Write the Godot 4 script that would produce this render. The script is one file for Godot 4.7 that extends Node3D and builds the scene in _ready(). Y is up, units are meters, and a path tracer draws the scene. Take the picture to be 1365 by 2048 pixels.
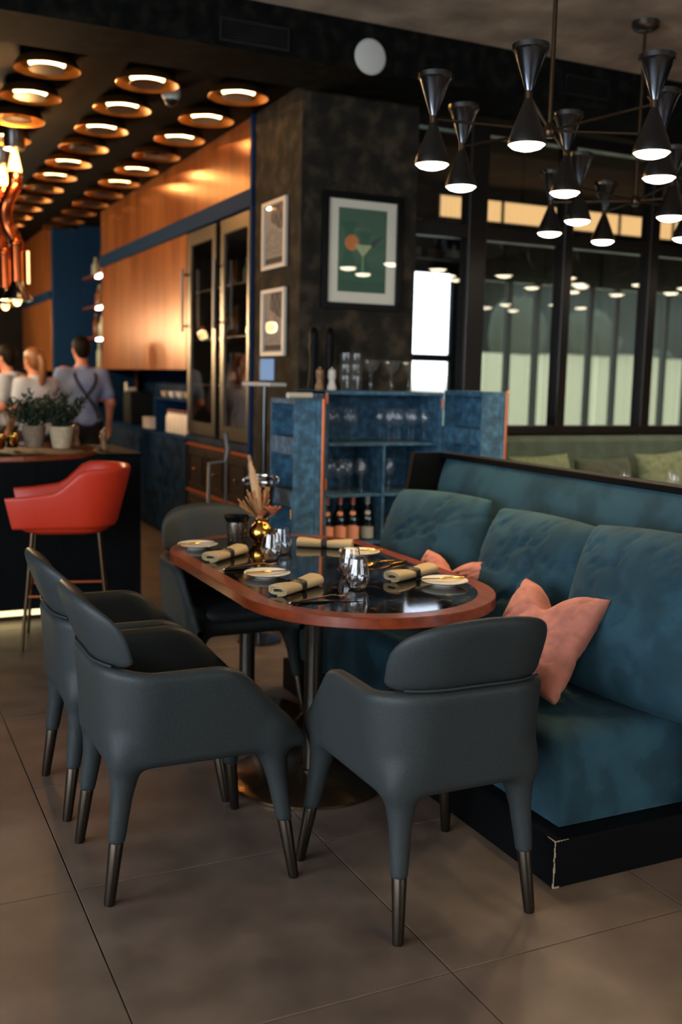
extends Node3D
# A restaurant corner: oval table with four armchairs and a velvet sofa, a bar behind.
# World: metres, y up. -z runs along the bar wall away from the camera, +x runs to the right.

var M := {}
var taken := {}
var tex_cache := {}

# ------------------------------------------------------------------ mesh builder
class B:
	var st: SurfaceTool
	var xf := Transform3D.IDENTITY
	func _init() -> void:
		st = SurfaceTool.new()
		st.begin(Mesh.PRIMITIVE_TRIANGLES)
		st.set_smooth_group(-1)
	func flat() -> B:
		st.set_smooth_group(-1)
		return self
	func smooth(g := 0) -> B:
		st.set_smooth_group(g)
		return self
	func tri(a: Vector3, b: Vector3, c: Vector3) -> void:
		st.add_vertex(xf * a)
		st.add_vertex(xf * b)
		st.add_vertex(xf * c)
	# convex polygon, turned so that it faces `out`
	func poly(p: Array, out: Vector3) -> void:
		var n: Vector3 = (p[1] - p[0]).cross(p[2] - p[0])
		if n.length_squared() < 1e-14 and p.size() > 3:
			n = (p[2] - p[0]).cross(p[3] - p[0])
		for i in range(1, p.size() - 1):
			if n.dot(out) > 0.0:
				tri(p[0], p[i + 1], p[i])
			else:
				tri(p[0], p[i], p[i + 1])
	func quad_uv(a: Vector3, b: Vector3, c: Vector3, d: Vector3) -> void:
		# a top left, b top right, c bottom right, d bottom left, seen from the front
		var uv := [Vector2(0, 0), Vector2(1, 0), Vector2(1, 1), Vector2(0, 1)]
		var p := [a, b, c, d]
		for i in [0, 1, 2, 0, 2, 3]:
			st.set_uv(uv[i])
			st.add_vertex(xf * p[i])
	func box(c: Vector3, s: Vector3, bev := 0.0) -> B:
		flat()
		var h := s * 0.5
		if bev <= 0.0:
			for ax in 3:
				for sg in [-1.0, 1.0]:
					var o := Vector3.ZERO
					o[ax] = sg
					var u := (ax + 1) % 3
					var v := (ax + 2) % 3
					var pts := []
					for k in [[-1, -1], [1, -1], [1, 1], [-1, 1]]:
						var q := Vector3.ZERO
						q[ax] = sg * h[ax]
						q[u] = k[0] * h[u]
						q[v] = k[1] * h[v]
						pts.append(c + q)
					poly(pts, o)
			return self
		var b := minf(bev, minf(h.x, minf(h.y, h.z)) * 0.98)
		for ax in 3:
			var u := (ax + 1) % 3
			var v := (ax + 2) % 3
			for sg in [-1.0, 1.0]:
				var o := Vector3.ZERO
				o[ax] = sg
				var pts := []
				for k in [[-1, -1], [1, -1], [1, 1], [-1, 1]]:
					var q := Vector3.ZERO
					q[ax] = sg * h[ax]
					q[u] = k[0] * (h[u] - b)
					q[v] = k[1] * (h[v] - b)
					pts.append(c + q)
				poly(pts, o)
			# edges along ax
			for su in [-1.0, 1.0]:
				for sv in [-1.0, 1.0]:
					var e0 := Vector3.ZERO
					e0[u] = su * h[u]
					e0[v] = sv * (h[v] - b)
					var e1 := Vector3.ZERO
					e1[u] = su * (h[u] - b)
					e1[v] = sv * h[v]
					var l := Vector3.ZERO
					l[ax] = h[ax] - b
					var o2 := Vector3.ZERO
					o2[u] = su
					o2[v] = sv
					poly([c + e0 - l, c + e0 + l, c + e1 + l, c + e1 - l], o2)
		for sx in [-1.0, 1.0]:
			for sy in [-1.0, 1.0]:
				for sz in [-1.0, 1.0]:
					poly([c + Vector3(sx * h.x, sy * (h.y - b), sz * (h.z - b)), c + Vector3(sx * (h.x - b), sy * h.y, sz * (h.z - b)), c + Vector3(sx * (h.x - b), sy * (h.y - b), sz * h.z)], Vector3(sx, sy, sz))
		return self
	# min / max corner form
	func bb(a: Vector3, b: Vector3, bev := 0.0) -> B:
		return box((a + b) * 0.5, (b - a).abs(), bev)
	# surface f(u, v) over a grid, u and v in 0..1
	func grid(nu: int, nv: int, f: Callable, flip := false, g := 0) -> B:
		smooth(g)
		var p := []
		for i in nu + 1:
			var row := PackedVector3Array()
			for j in nv + 1:
				row.append(f.call(float(i) / nu, float(j) / nv))
			p.append(row)
		for i in nu:
			for j in nv:
				var a: Vector3 = p[i][j]
				var b: Vector3 = p[i + 1][j]
				var c: Vector3 = p[i + 1][j + 1]
				var d: Vector3 = p[i][j + 1]
				if flip:
					tri(a, c, b)
					tri(a, d, c)
				else:
					tri(a, b, c)
					tri(a, c, d)
		return self
	# profile of (radius, height) pairs from bottom to top, round the y axis at `at`
	func lathe(prof: Array, seg := 24, at := Vector3.ZERO) -> B:
		smooth()
		for k in prof.size() - 1:
			var p0: Vector2 = prof[k]
			var p1: Vector2 = prof[k + 1]
			if p0.is_equal_approx(p1):
				continue
			# a hard corner gets a smooth group of its own
			st.set_smooth_group(_group(prof, k))
			for i in seg:
				var a0 := TAU * i / seg
				var a1 := TAU * ((i + 1) % seg) / seg
				var v00 := at + Vector3(cos(a0) * p0.x, p0.y, sin(a0) * p0.x)
				var v01 := at + Vector3(cos(a1) * p0.x, p0.y, sin(a1) * p0.x)
				var v10 := at + Vector3(cos(a0) * p1.x, p1.y, sin(a0) * p1.x)
				var v11 := at + Vector3(cos(a1) * p1.x, p1.y, sin(a1) * p1.x)
				if p0.x > 1e-6:
					tri(v00, v01, v11) if p1.x > 1e-6 else tri(v00, v01, v10)
				if p1.x > 1e-6:
					tri(v00, v11, v10)
		return self
	func _group(prof: Array, k: int) -> int:
		var g := 1
		for i in range(1, k + 1):
			var a: Vector2 = (prof[i] - prof[i - 1]).normalized()
			var b: Vector2 = (prof[i + 1] - prof[i]).normalized()
			if a.dot(b) < 0.72:
				g += 1
		return g
	func tube(pts: Array, r, seg := 10, caps := true) -> B:
		smooth()
		var n := pts.size()
		var rings := []
		var up := Vector3.UP
		var d0: Vector3 = (pts[1] - pts[0]).normalized()
		if absf(d0.dot(up)) > 0.9:
			up = Vector3.RIGHT
		var side := d0.cross(up).normalized()
		for i in n:
			var d: Vector3
			if i == 0:
				d = d0
			elif i == n - 1:
				d = (pts[n - 1] - pts[n - 2]).normalized()
			else:
				d = ((pts[i + 1] - pts[i]).normalized() + (pts[i] - pts[i - 1]).normalized()).normalized()
			side = (side - d * side.dot(d)).normalized()
			var o := d.cross(side)
			var rr: float = r[i] if r is Array else r
			var ring := PackedVector3Array()
			for k in seg:
				var a := TAU * k / seg
				ring.append(pts[i] + (side * cos(a) + o * sin(a)) * rr)
			rings.append(ring)
		for i in n - 1:
			for k in seg:
				var k2 := (k + 1) % seg
				tri(rings[i][k], rings[i + 1][k2], rings[i][k2])
				tri(rings[i][k], rings[i + 1][k], rings[i + 1][k2])
		if caps:
			flat()
			for k in range(1, seg - 1):
				tri(rings[0][0], rings[0][k], rings[0][k + 1])
				tri(rings[n - 1][0], rings[n - 1][k + 1], rings[n - 1][k])
		return self
	# outline in (x, z), from y0 to y1, with a chamfer on both rims
	func slab(outline: Array, y0: float, y1: float, bev := 0.0) -> B:
		flat()
		var n := outline.size()
		var cen := Vector2.ZERO
		for q in outline:
			cen += q
		cen /= n
		var inner := []
		for i in n:
			var q: Vector2 = outline[i]
			if bev > 0.0:
				var e0: Vector2 = (q - outline[(i + n - 1) % n]).normalized()
				var e1: Vector2 = (outline[(i + 1) % n] - q).normalized()
				var nn := (Vector2(e0.y, -e0.x) + Vector2(e1.y, -e1.x)).normalized()
				var cand := q + nn * bev
				if cand.distance_squared_to(cen) > q.distance_squared_to(cen):
					cand = q - nn * bev
				q = cand
			inner.append(q)
		var idx := Geometry2D.triangulate_polygon(PackedVector2Array(inner))
		for i in range(0, idx.size(), 3):
			var a: Vector2 = inner[idx[i]]
			var b: Vector2 = inner[idx[i + 1]]
			var c: Vector2 = inner[idx[i + 2]]
			poly([Vector3(a.x, y1, a.y), Vector3(b.x, y1, b.y), Vector3(c.x, y1, c.y)], Vector3.UP)
			poly([Vector3(a.x, y0, a.y), Vector3(b.x, y0, b.y), Vector3(c.x, y0, c.y)], Vector3.DOWN)
		for i in n:
			var j := (i + 1) % n
			var a: Vector2 = outline[i]
			var b: Vector2 = outline[j]
			var ai: Vector2 = inner[i]
			var bi: Vector2 = inner[j]
			var m := (a + b) * 0.5 - cen
			var o := Vector3(m.x, 0, m.y)
			poly([Vector3(a.x, y0 + bev, a.y), Vector3(b.x, y0 + bev, b.y), Vector3(b.x, y1 - bev, b.y), Vector3(a.x, y1 - bev, a.y)], o)
			if bev > 0.0:
				poly([Vector3(a.x, y1 - bev, a.y), Vector3(b.x, y1 - bev, b.y), Vector3(bi.x, y1, bi.y), Vector3(ai.x, y1, ai.y)], o.normalized() + Vector3.UP)
				poly([Vector3(a.x, y0 + bev, a.y), Vector3(b.x, y0 + bev, b.y), Vector3(bi.x, y0, bi.y), Vector3(ai.x, y0, ai.y)], o.normalized() + Vector3.DOWN)
		return self
	func ball(c: Vector3, r: Vector3, nu := 16, nv := 10) -> B:
		grid(nu, nv, func(u: float, v: float) -> Vector3:
			var a := TAU * (0.0 if u > 0.9999 else u)
			var b := PI * v
			return c + Vector3(cos(a) * sin(b) * r.x, -cos(b) * r.y, sin(a) * sin(b) * r.z))
		return self
	func mesh() -> ArrayMesh:
		st.generate_normals()
		return st.commit()

# ------------------------------------------------------------------ nodes
func numbered(called: String) -> String:
	if not taken.has(called):
		taken[called] = 0
		return called
	taken[called] += 1
	return "%s_%03d" % [called, taken[called]]

func tag(o: Node, label: String, category: String, group := "") -> void:
	o.set_meta("label", label)
	o.set_meta("category", category)
	if group != "":
		o.set_meta("group", group)

func thing(called: String, label: String, category: String, at := Vector3.ZERO, turn := 0.0, group := "") -> Node3D:
	var o := Node3D.new()
	o.name = numbered(called)
	add_child(o)
	o.position = at
	o.rotation.y = turn
	tag(o, label, category, group)
	return o

func part(parent: Node, called: String, shape, m: Material, label := "") -> MeshInstance3D:
	var o := MeshInstance3D.new()
	o.name = called
	o.mesh = shape.mesh() if shape is B else shape
	o.material_override = m
	parent.add_child(o, true)
	if label != "":
		o.set_meta("label", label)
	return o

func solo(called: String, shape, m: Material, label: String, category: String, at := Vector3.ZERO, turn := 0.0, group := "") -> MeshInstance3D:
	var o := part(self, numbered(called), shape, m)
	o.position = at
	o.rotation.y = turn
	tag(o, label, category, group)
	return o

func structure(called: String, shape, m: Material) -> MeshInstance3D:
	var o := part(self, called, shape, m)
	o.set_meta("kind", "structure")
	return o

func copy_of(src: Node3D, at: Vector3, turn: float, label := "", group := "") -> Node3D:
	var base: String = String(src.name)
	var cut := base.rfind("_")
	if cut > 0 and base.substr(cut + 1).is_valid_int():
		base = base.substr(0, cut)
	var o: Node3D = src.duplicate()
	o.name = numbered(base)
	add_child(o)
	o.position = at
	o.rotation = Vector3(0, turn, 0)
	if label != "":
		o.set_meta("label", label)
	if group != "":
		o.set_meta("group", group)
	return o

# ------------------------------------------------------------------ materials
func ntex(key: String, seed_: int, freq: float, stops: Array, size := 512, octaves := 4, kind := FastNoiseLite.TYPE_SIMPLEX_SMOOTH, warp := 0.0) -> NoiseTexture2D:
	if tex_cache.has(key):
		return tex_cache[key]
	var n := FastNoiseLite.new()
	n.seed = seed_
	n.noise_type = kind
	n.frequency = freq
	n.fractal_octaves = octaves
	if warp > 0.0:
		n.domain_warp_enabled = true
		n.domain_warp_amplitude = warp
		n.domain_warp_frequency = freq * 1.5
	var t := NoiseTexture2D.new()
	t.width = size
	t.height = size
	t.seamless = true
	t.noise = n
	var g := Gradient.new()
	g.offsets = PackedFloat32Array(stops.map(func(s): return s[0]))
	g.colors = PackedColorArray(stops.map(func(s): return s[1] if s[1] is Color else Color(s[1], s[1], s[1])))
	t.color_ramp = g
	tex_cache[key] = t
	return t

func mat(color: Color, rough := 0.6, metal := 0.0, d := {}) -> StandardMaterial3D:
	var m := StandardMaterial3D.new()
	m.albedo_color = color
	m.roughness = rough
	m.metallic = metal
	if d.has("tex"):
		m.albedo_texture = d.tex
		m.uv1_triplanar = true
		m.uv1_world_triplanar = d.get("world", true)
		var s = d.get("scale", 1.0)
		m.uv1_scale = s if s is Vector3 else Vector3(s, s, s)
	if d.has("bump"):
		m.heightmap_enabled = true
		m.heightmap_texture = d.bump
		m.heightmap_scale = d.get("depth", 0.2)
		m.uv1_triplanar = true
		m.uv1_world_triplanar = d.get("world", true)
		var s2 = d.get("scale", 1.0)
		m.uv1_scale = s2 if s2 is Vector3 else Vector3(s2, s2, s2)
	if d.has("coat"):
		m.clearcoat_enabled = true
		m.clearcoat = d.coat
		m.clearcoat_roughness = d.get("coat_rough", 0.1)
	if d.has("rim"):
		m.rim_enabled = true
		m.rim = d.rim
		m.rim_tint = d.get("rim_tint", 0.5)
	if d.has("glow"):
		m.emission_enabled = true
		m.emission = d.get("glow_color", color)
		m.emission_energy_multiplier = d.glow
	if d.has("spec"):
		m.metallic_specular = d.spec
	if d.has("backlight"):
		m.backlight_enabled = true
		m.backlight = d.backlight
	return m

func glass_pane(alpha := 0.04, color := Color(0.9, 0.95, 0.95)) -> StandardMaterial3D:
	var m := StandardMaterial3D.new()
	m.transparency = BaseMaterial3D.TRANSPARENCY_ALPHA
	m.albedo_color = Color(color.r, color.g, color.b, alpha)
	m.roughness = 0.0
	m.metallic_specular = 0.5
	return m

func make_materials() -> void:
	var soft := ntex("soft", 3, 0.012, [[0.0, 0.72], [1.0, 1.0]], 512, 5)
	var fine := ntex("fine", 5, 0.09, [[0.0, 0.78], [1.0, 1.0]], 512, 3)
	var blotch := ntex("blotch", 9, 0.010, [[0.0, 0.28], [0.42, 0.55], [0.58, 0.72], [1.0, 1.0]], 1024, 6)
	var plaster := ntex("plaster", 11, 0.012, [[0.0, Color(0.46, 0.47, 0.47)], [0.45, Color(0.60, 0.59, 0.57)], [0.65, Color(0.76, 0.72, 0.65)], [1.0, Color(1.0, 0.93, 0.82)]], 1024, 6, FastNoiseLite.TYPE_SIMPLEX_SMOOTH, 18.0)
	var grain := ntex("grain", 15, 0.02, [[0.0, 0.62], [0.5, 0.85], [1.0, 1.0]], 512, 5, FastNoiseLite.TYPE_SIMPLEX_SMOOTH, 12.0)
	var veins := ntex("veins", 21, 0.006, [[0.0, Color(0.03, 0.028, 0.026)], [0.47, Color(0.045, 0.042, 0.038)], [0.495, Color(0.55, 0.36, 0.17)], [0.51, Color(0.045, 0.042, 0.038)], [1.0, Color(0.06, 0.055, 0.05)]], 1024, 5, FastNoiseLite.TYPE_SIMPLEX_SMOOTH, 40.0)
	var nap := ntex("nap", 33, 0.007, [[0.0, 0.80], [0.45, 0.86], [0.62, 0.95], [1.0, 1.0]], 1024, 5, FastNoiseLite.TYPE_SIMPLEX_SMOOTH, 30.0)
	var mottle := ntex("mottle", 41, 0.022, [[0.0, 0.50], [0.5, 0.72], [1.0, 1.0]], 512, 5, FastNoiseLite.TYPE_SIMPLEX_SMOOTH, 20.0)
	var soft_wide := ntex("soft_wide", 6, 0.008, [[0.0, 0.62], [1.0, 1.0]], 512, 6)
	M.tile = []
	for k in 3:
		M.tile.append(mat([Color(0.40, 0.335, 0.285), Color(0.385, 0.325, 0.28), Color(0.41, 0.345, 0.29)][k], 0.42, 0.0, {"tex": soft, "scale": 0.55, "spec": 0.45}))
	M.grout = mat(Color(0.10, 0.09, 0.08), 0.9)
	M.concrete = mat(Color(0.74, 0.665, 0.565), 0.85, 0.0, {"tex": soft_wide, "scale": Vector3(0.5, 0.5, 0.5)})
	M.beam = mat(Color(0.12, 0.125, 0.12), 0.8, 0.0, {"spec": 0.15, "tex": plaster, "scale": 0.6})
	M.column = mat(Color(0.29, 0.27, 0.24), 0.8, 0.0, {"spec": 0.2, "tex": plaster, "scale": 0.42})
	M.black_ceiling = mat(Color(0.030, 0.028, 0.027), 0.7, 0.0, {"spec": 0.15})
	M.dark_wall = mat(Color(0.10, 0.10, 0.10), 0.8, 0.0, {"spec": 0.2, "tex": soft, "scale": 0.5})
	M.light_wall = mat(Color(0.36, 0.34, 0.31), 0.85, 0.0, {"tex": soft, "scale": 0.5})
	M.leather = mat(Color(0.178, 0.194, 0.193), 0.5, 0.0, {"tex": fine, "scale": 2.5, "world": false, "spec": 0.3})
	M.bronze = mat(Color(0.30, 0.235, 0.17), 0.32, 0.9)
	M.dark_metal = mat(Color(0.34, 0.32, 0.29), 0.28, 0.9)
	M.black_metal = mat(Color(0.035, 0.035, 0.038), 0.3, 0.0, {"coat": 0.6, "coat_rough": 0.12})
	M.chrome = mat(Color(0.8, 0.79, 0.77), 0.12, 1.0)
	M.steel = mat(Color(0.50, 0.46, 0.41), 0.34, 1.0)
	M.brass = mat(Color(0.72, 0.52, 0.24), 0.25, 1.0)
	M.gold = mat(Color(0.83, 0.62, 0.28), 0.12, 1.0)
	M.copper = mat(Color(0.80, 0.40, 0.22), 0.22, 1.0)
	M.copper_trim = mat(Color(0.72, 0.38, 0.22), 0.4, 0.8)
	M.black_paint = mat(Color(0.020, 0.024, 0.028), 0.45, 0.0, {"spec": 0.22})
	M.worn = mat(Color(0.55, 0.48, 0.40), 0.7)
	var nap_worn := ntex("nap_worn", 37, 0.0048, [[0.0, 0.70], [0.38, 0.79], [0.55, 0.92], [1.0, 1.0]], 1024, 6, FastNoiseLite.TYPE_SIMPLEX_SMOOTH, 45.0)
	M.velvet = mat(Color(0.142, 0.258, 0.298), 0.85, 0.0, {"tex": nap_worn, "scale": 0.8, "world": false, "rim": 0.35, "rim_tint": 0.8, "spec": 0.3})
	M.pink = mat(Color(0.76, 0.46, 0.375), 0.9, 0.0, {"tex": soft, "scale": 2.0, "world": false, "rim": 0.4, "rim_tint": 0.5})
	M.wood = mat(Color(0.54, 0.215, 0.085), 0.35, 0.0, {"tex": grain, "scale": Vector3(2.0, 2.0, 0.5), "world": false, "coat": 0.5, "coat_rough": 0.18})
	M.bar_wood = mat(Color(0.56, 0.28, 0.13), 0.3, 0.0, {"tex": grain, "scale": Vector3(0.5, 2.0, 2.0), "world": false, "coat": 0.5, "coat_rough": 0.15})
	M.marble = mat(Color(1, 1, 1), 0.06, 0.0, {"tex": veins, "scale": 0.8, "world": false, "spec": 0.6})
	M.china = mat(Color(0.86, 0.83, 0.77), 0.2, 0.0, {"coat": 0.5})
	M.napkin = mat(Color(0.74, 0.64, 0.47), 0.9, 0.0, {"tex": fine, "scale": 6.0, "world": false})
	M.band = mat(Color(0.055, 0.04, 0.038), 0.6)
	M.black_satin = mat(Color(0.03, 0.03, 0.03), 0.25, 0.4)
	M.cup = mat(Color(0.30, 0.26, 0.22), 0.3, 0.7)
	M.dried = mat(Color(0.70, 0.48, 0.27), 0.9, 0.0, {"tex": fine, "scale": 8.0, "world": false})
	M.pampas = mat(Color(0.80, 0.64, 0.47), 0.95, 0.0, {"tex": fine, "scale": 10.0, "world": false})
	M.petal = mat(Color(0.56, 0.31, 0.19), 0.8, 0.0, {"backlight": Color(0.3, 0.12, 0.08)})
	M.trunk_blue = mat(Color(0.26, 0.46, 0.58), 0.75, 0.0, {"tex": mottle, "scale": 1.2, "world": false})
	M.cab_blue = mat(Color(0.035, 0.20, 0.35), 0.6, 0.0, {"spec": 0.25, "tex": blotch, "scale": 0.7})
	M.rail_blue = mat(Color(0.06, 0.165, 0.285), 0.7, 0.0, {"spec": 0.15})
	M.orange = []
	for k in 3:
		M.orange.append(mat([Color(0.71, 0.425, 0.225), Color(0.68, 0.395, 0.20), Color(0.735, 0.455, 0.25)][k], 0.30, 0.5, {"tex": soft, "scale": Vector3(0.7, 0.12, 0.7)}))
	M.drawer_wood = mat(Color(0.14, 0.09, 0.06), 0.4, 0.0, {"tex": grain, "scale": 1.5})
	M.counter_dark = mat(Color(0.045, 0.055, 0.062), 0.65, 0.0, {"spec": 0.2, "tex": grain, "scale": Vector3(6.0, 0.35, 6.0)})
	M.red = mat(Color(0.80, 0.20, 0.085), 0.45, 0.0, {"tex": fine, "scale": 3.0, "world": false, "spec": 0.45})
	M.pot = mat(Color(0.80, 0.70, 0.56), 0.85, 0.0, {"tex": soft, "scale": 4.0, "world": false})
	M.leaf = mat(Color(0.10, 0.16, 0.06), 0.7, 0.0, {"backlight": Color(0.06, 0.10, 0.03)})
	M.soil = mat(Color(0.08, 0.06, 0.045), 0.95)
	M.mill = mat(Color(0.62, 0.44, 0.28), 0.45, 0.0, {"tex": grain, "scale": 3.0, "world": false})
	M.white_plastic = mat(Color(0.74, 0.73, 0.70), 0.5)
	M.black_plastic = mat(Color(0.03, 0.03, 0.032), 0.4)
	M.paper = mat(Color(0.78, 0.73, 0.66), 0.8)
	M.frame_black = mat(Color(0.03, 0.032, 0.035), 0.4, 0.0, {"spec": 0.25})
	M.frame_white = mat(Color(0.78, 0.74, 0.68), 0.5)
	M.green_velvet = mat(Color(0.205, 0.275, 0.24), 0.88, 0.0, {"tex": nap, "scale": 0.9, "world": false, "rim": 0.5})
	M.green_pillow = mat(Color(0.33, 0.385, 0.30), 0.9, 0.0, {"tex": soft, "scale": 2.0, "world": false, "rim": 0.4})
	M.curtain = mat(Color(0.50, 0.47, 0.36, 0.30), 0.9, 0.0, {"backlight": Color(0.6, 0.6, 0.5)})
	M.curtain.transparency = BaseMaterial3D.TRANSPARENCY_ALPHA
	M.skin = mat(Color(0.70, 0.46, 0.36), 0.55)
	M.shirt_blue = mat(Color(0.42, 0.51, 0.68), 0.85)
	M.shirt_light = mat(Color(0.56, 0.60, 0.66), 0.85)
	M.trousers = mat(Color(0.045, 0.045, 0.055), 0.85)
	M.hair_dark = mat(Color(0.07, 0.045, 0.03), 0.6, 0.0, {"spec": 0.2})
	M.hair_blond = mat(Color(0.42, 0.26, 0.13), 0.5)
	M.eye = mat(Color(0.05, 0.04, 0.04), 0.2)
	M.pane = glass_pane(0.03)
	M.fridge_pane = glass_pane(0.30, Color(0.02, 0.022, 0.025))
	M.picture_pane = glass_pane(0.02)
	M.glass = glass_pane(0.015, Color(0.9, 0.92, 0.9))
	M.bottle_dark = mat(Color(0.015, 0.02, 0.016), 0.08, 0.0, {"coat": 0.6, "coat_rough": 0.05})
	M.bottle_clear = mat(Color(0.62, 0.64, 0.56), 0.12, 0.0, {"coat": 0.4})
	M.bottle_amber = mat(Color(0.45, 0.26, 0.08), 0.12, 0.0, {"coat": 0.4})
	M.label_pink = mat(Color(0.86, 0.56, 0.42), 0.6)
	M.label_grey = mat(Color(0.60, 0.59, 0.54), 0.6)
	M.foil_pink = mat(Color(0.75, 0.40, 0.33), 0.4, 0.4)
	M.lamp_white = mat(Color(1, 0.93, 0.82), 0.5, 0.0, {"glow": 22.0, "glow_color": Color(1.0, 0.93, 0.80)})
	M.lamp_warm = mat(Color(1, 0.82, 0.55), 0.5, 0.0, {"glow": 3.0, "glow_color": Color(1.0, 0.80, 0.50)})
	M.lamp_soft = mat(Color(1, 0.75, 0.45), 0.6, 0.0, {"glow": 0.8, "glow_color": Color(1.0, 0.84, 0.58)})
	M.bronze_base = mat(Color(0.42, 0.33, 0.235), 0.22, 0.9)
	M.glass_solid = StandardMaterial3D.new()
	M.glass_solid.albedo_color = Color(1, 1, 1, 0.0)
	M.glass_solid.roughness = 0.0
	M.glass_solid.refraction_enabled = true
	M.glass_solid.refraction_scale = 0.05
	M.glass_solid.transparency = BaseMaterial3D.TRANSPARENCY_ALPHA
	M.gunmetal = mat(Color(0.40, 0.42, 0.45), 0.2, 1.0)
	M.dish_brass = mat(Color(0.60, 0.40, 0.20), 0.3, 0.9)
	M.dish_dark = mat(Color(0.10, 0.055, 0.03), 0.4, 0.5)
	M.lamp_ring = mat(Color(1, 0.85, 0.6), 0.5, 0.0, {"glow": 9.0, "glow_color": Color(1.0, 0.86, 0.62)})
	M.lamp_strip = mat(Color(1, 0.9, 0.62), 0.5, 0.0, {"glow": 1.6, "glow_color": Color(1.0, 0.93, 0.68)})
	M.pot_dark = mat(Color(0.56, 0.47, 0.38), 0.85, 0.0, {"tex": soft, "scale": 4.0, "world": false})
	M.shrub = mat(Color(0.20, 0.22, 0.12), 0.9)  # tone of the added shrubs outside
	M.hedge = mat(Color(0.09, 0.12, 0.06), 0.95)  # dark tone of the added hedge, dims the upper curtain view
	M.ferrule = mat(Color(0.21, 0.175, 0.14), 0.34, 0.85)
	M.strap = mat(Color(0.035, 0.035, 0.04), 0.7)
	M.plate_brown = mat(Color(0.34, 0.25, 0.17), 0.5)
	M.mat_board = mat(Color(0.86, 0.83, 0.75), 0.85)
	M.grey_metal = mat(Color(0.34, 0.31, 0.29), 0.4, 0.3)
	M.bronze_frame = mat(Color(0.115, 0.095, 0.08), 0.35, 0.5)
	M.pane_wall = glass_pane(0.05, Color(0.05, 0.06, 0.05))
	M.dark_green = mat(Color(0.15, 0.20, 0.165), 0.9, 0.0, {"tex": soft, "scale": 2.0, "world": false, "rim": 0.4})
	M.screen = mat(Color(0.45, 0.55, 0.68), 0.3, 0.0, {"glow": 0.28, "glow_color": Color(0.62, 0.74, 0.9)})

# ------------------------------------------------------------------ distance fields
static func smin(a: float, b: float, k: float) -> float:
	var h := maxf(k - absf(a - b), 0.0) / k
	return minf(a, b) - h * h * k * 0.25

static func smax(a: float, b: float, k: float) -> float:
	return -smin(-a, -b, k)

static func capsule(p: Vector3, a: Vector3, b: Vector3, ra: float, rb: float) -> float:
	var ab := b - a
	var t := clampf((p - a).dot(ab) / ab.length_squared(), 0.0, 1.0)
	return p.distance_to(a + ab * t) - lerpf(ra, rb, t)

static func ellipsoid(p: Vector3, c: Vector3, r: Vector3) -> float:
	var q := (p - c) / r
	var l := q.length()
	return (l - 1.0) * minf(r.x, minf(r.y, r.z))

static func round_box(p: Vector3, c: Vector3, h: Vector3, r: float) -> float:
	var q := (p - c).abs() - h + Vector3(r, r, r)
	return Vector3(maxf(q.x, 0), maxf(q.y, 0), maxf(q.z, 0)).length() + minf(maxf(q.x, maxf(q.y, q.z)), 0.0) - r

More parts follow.
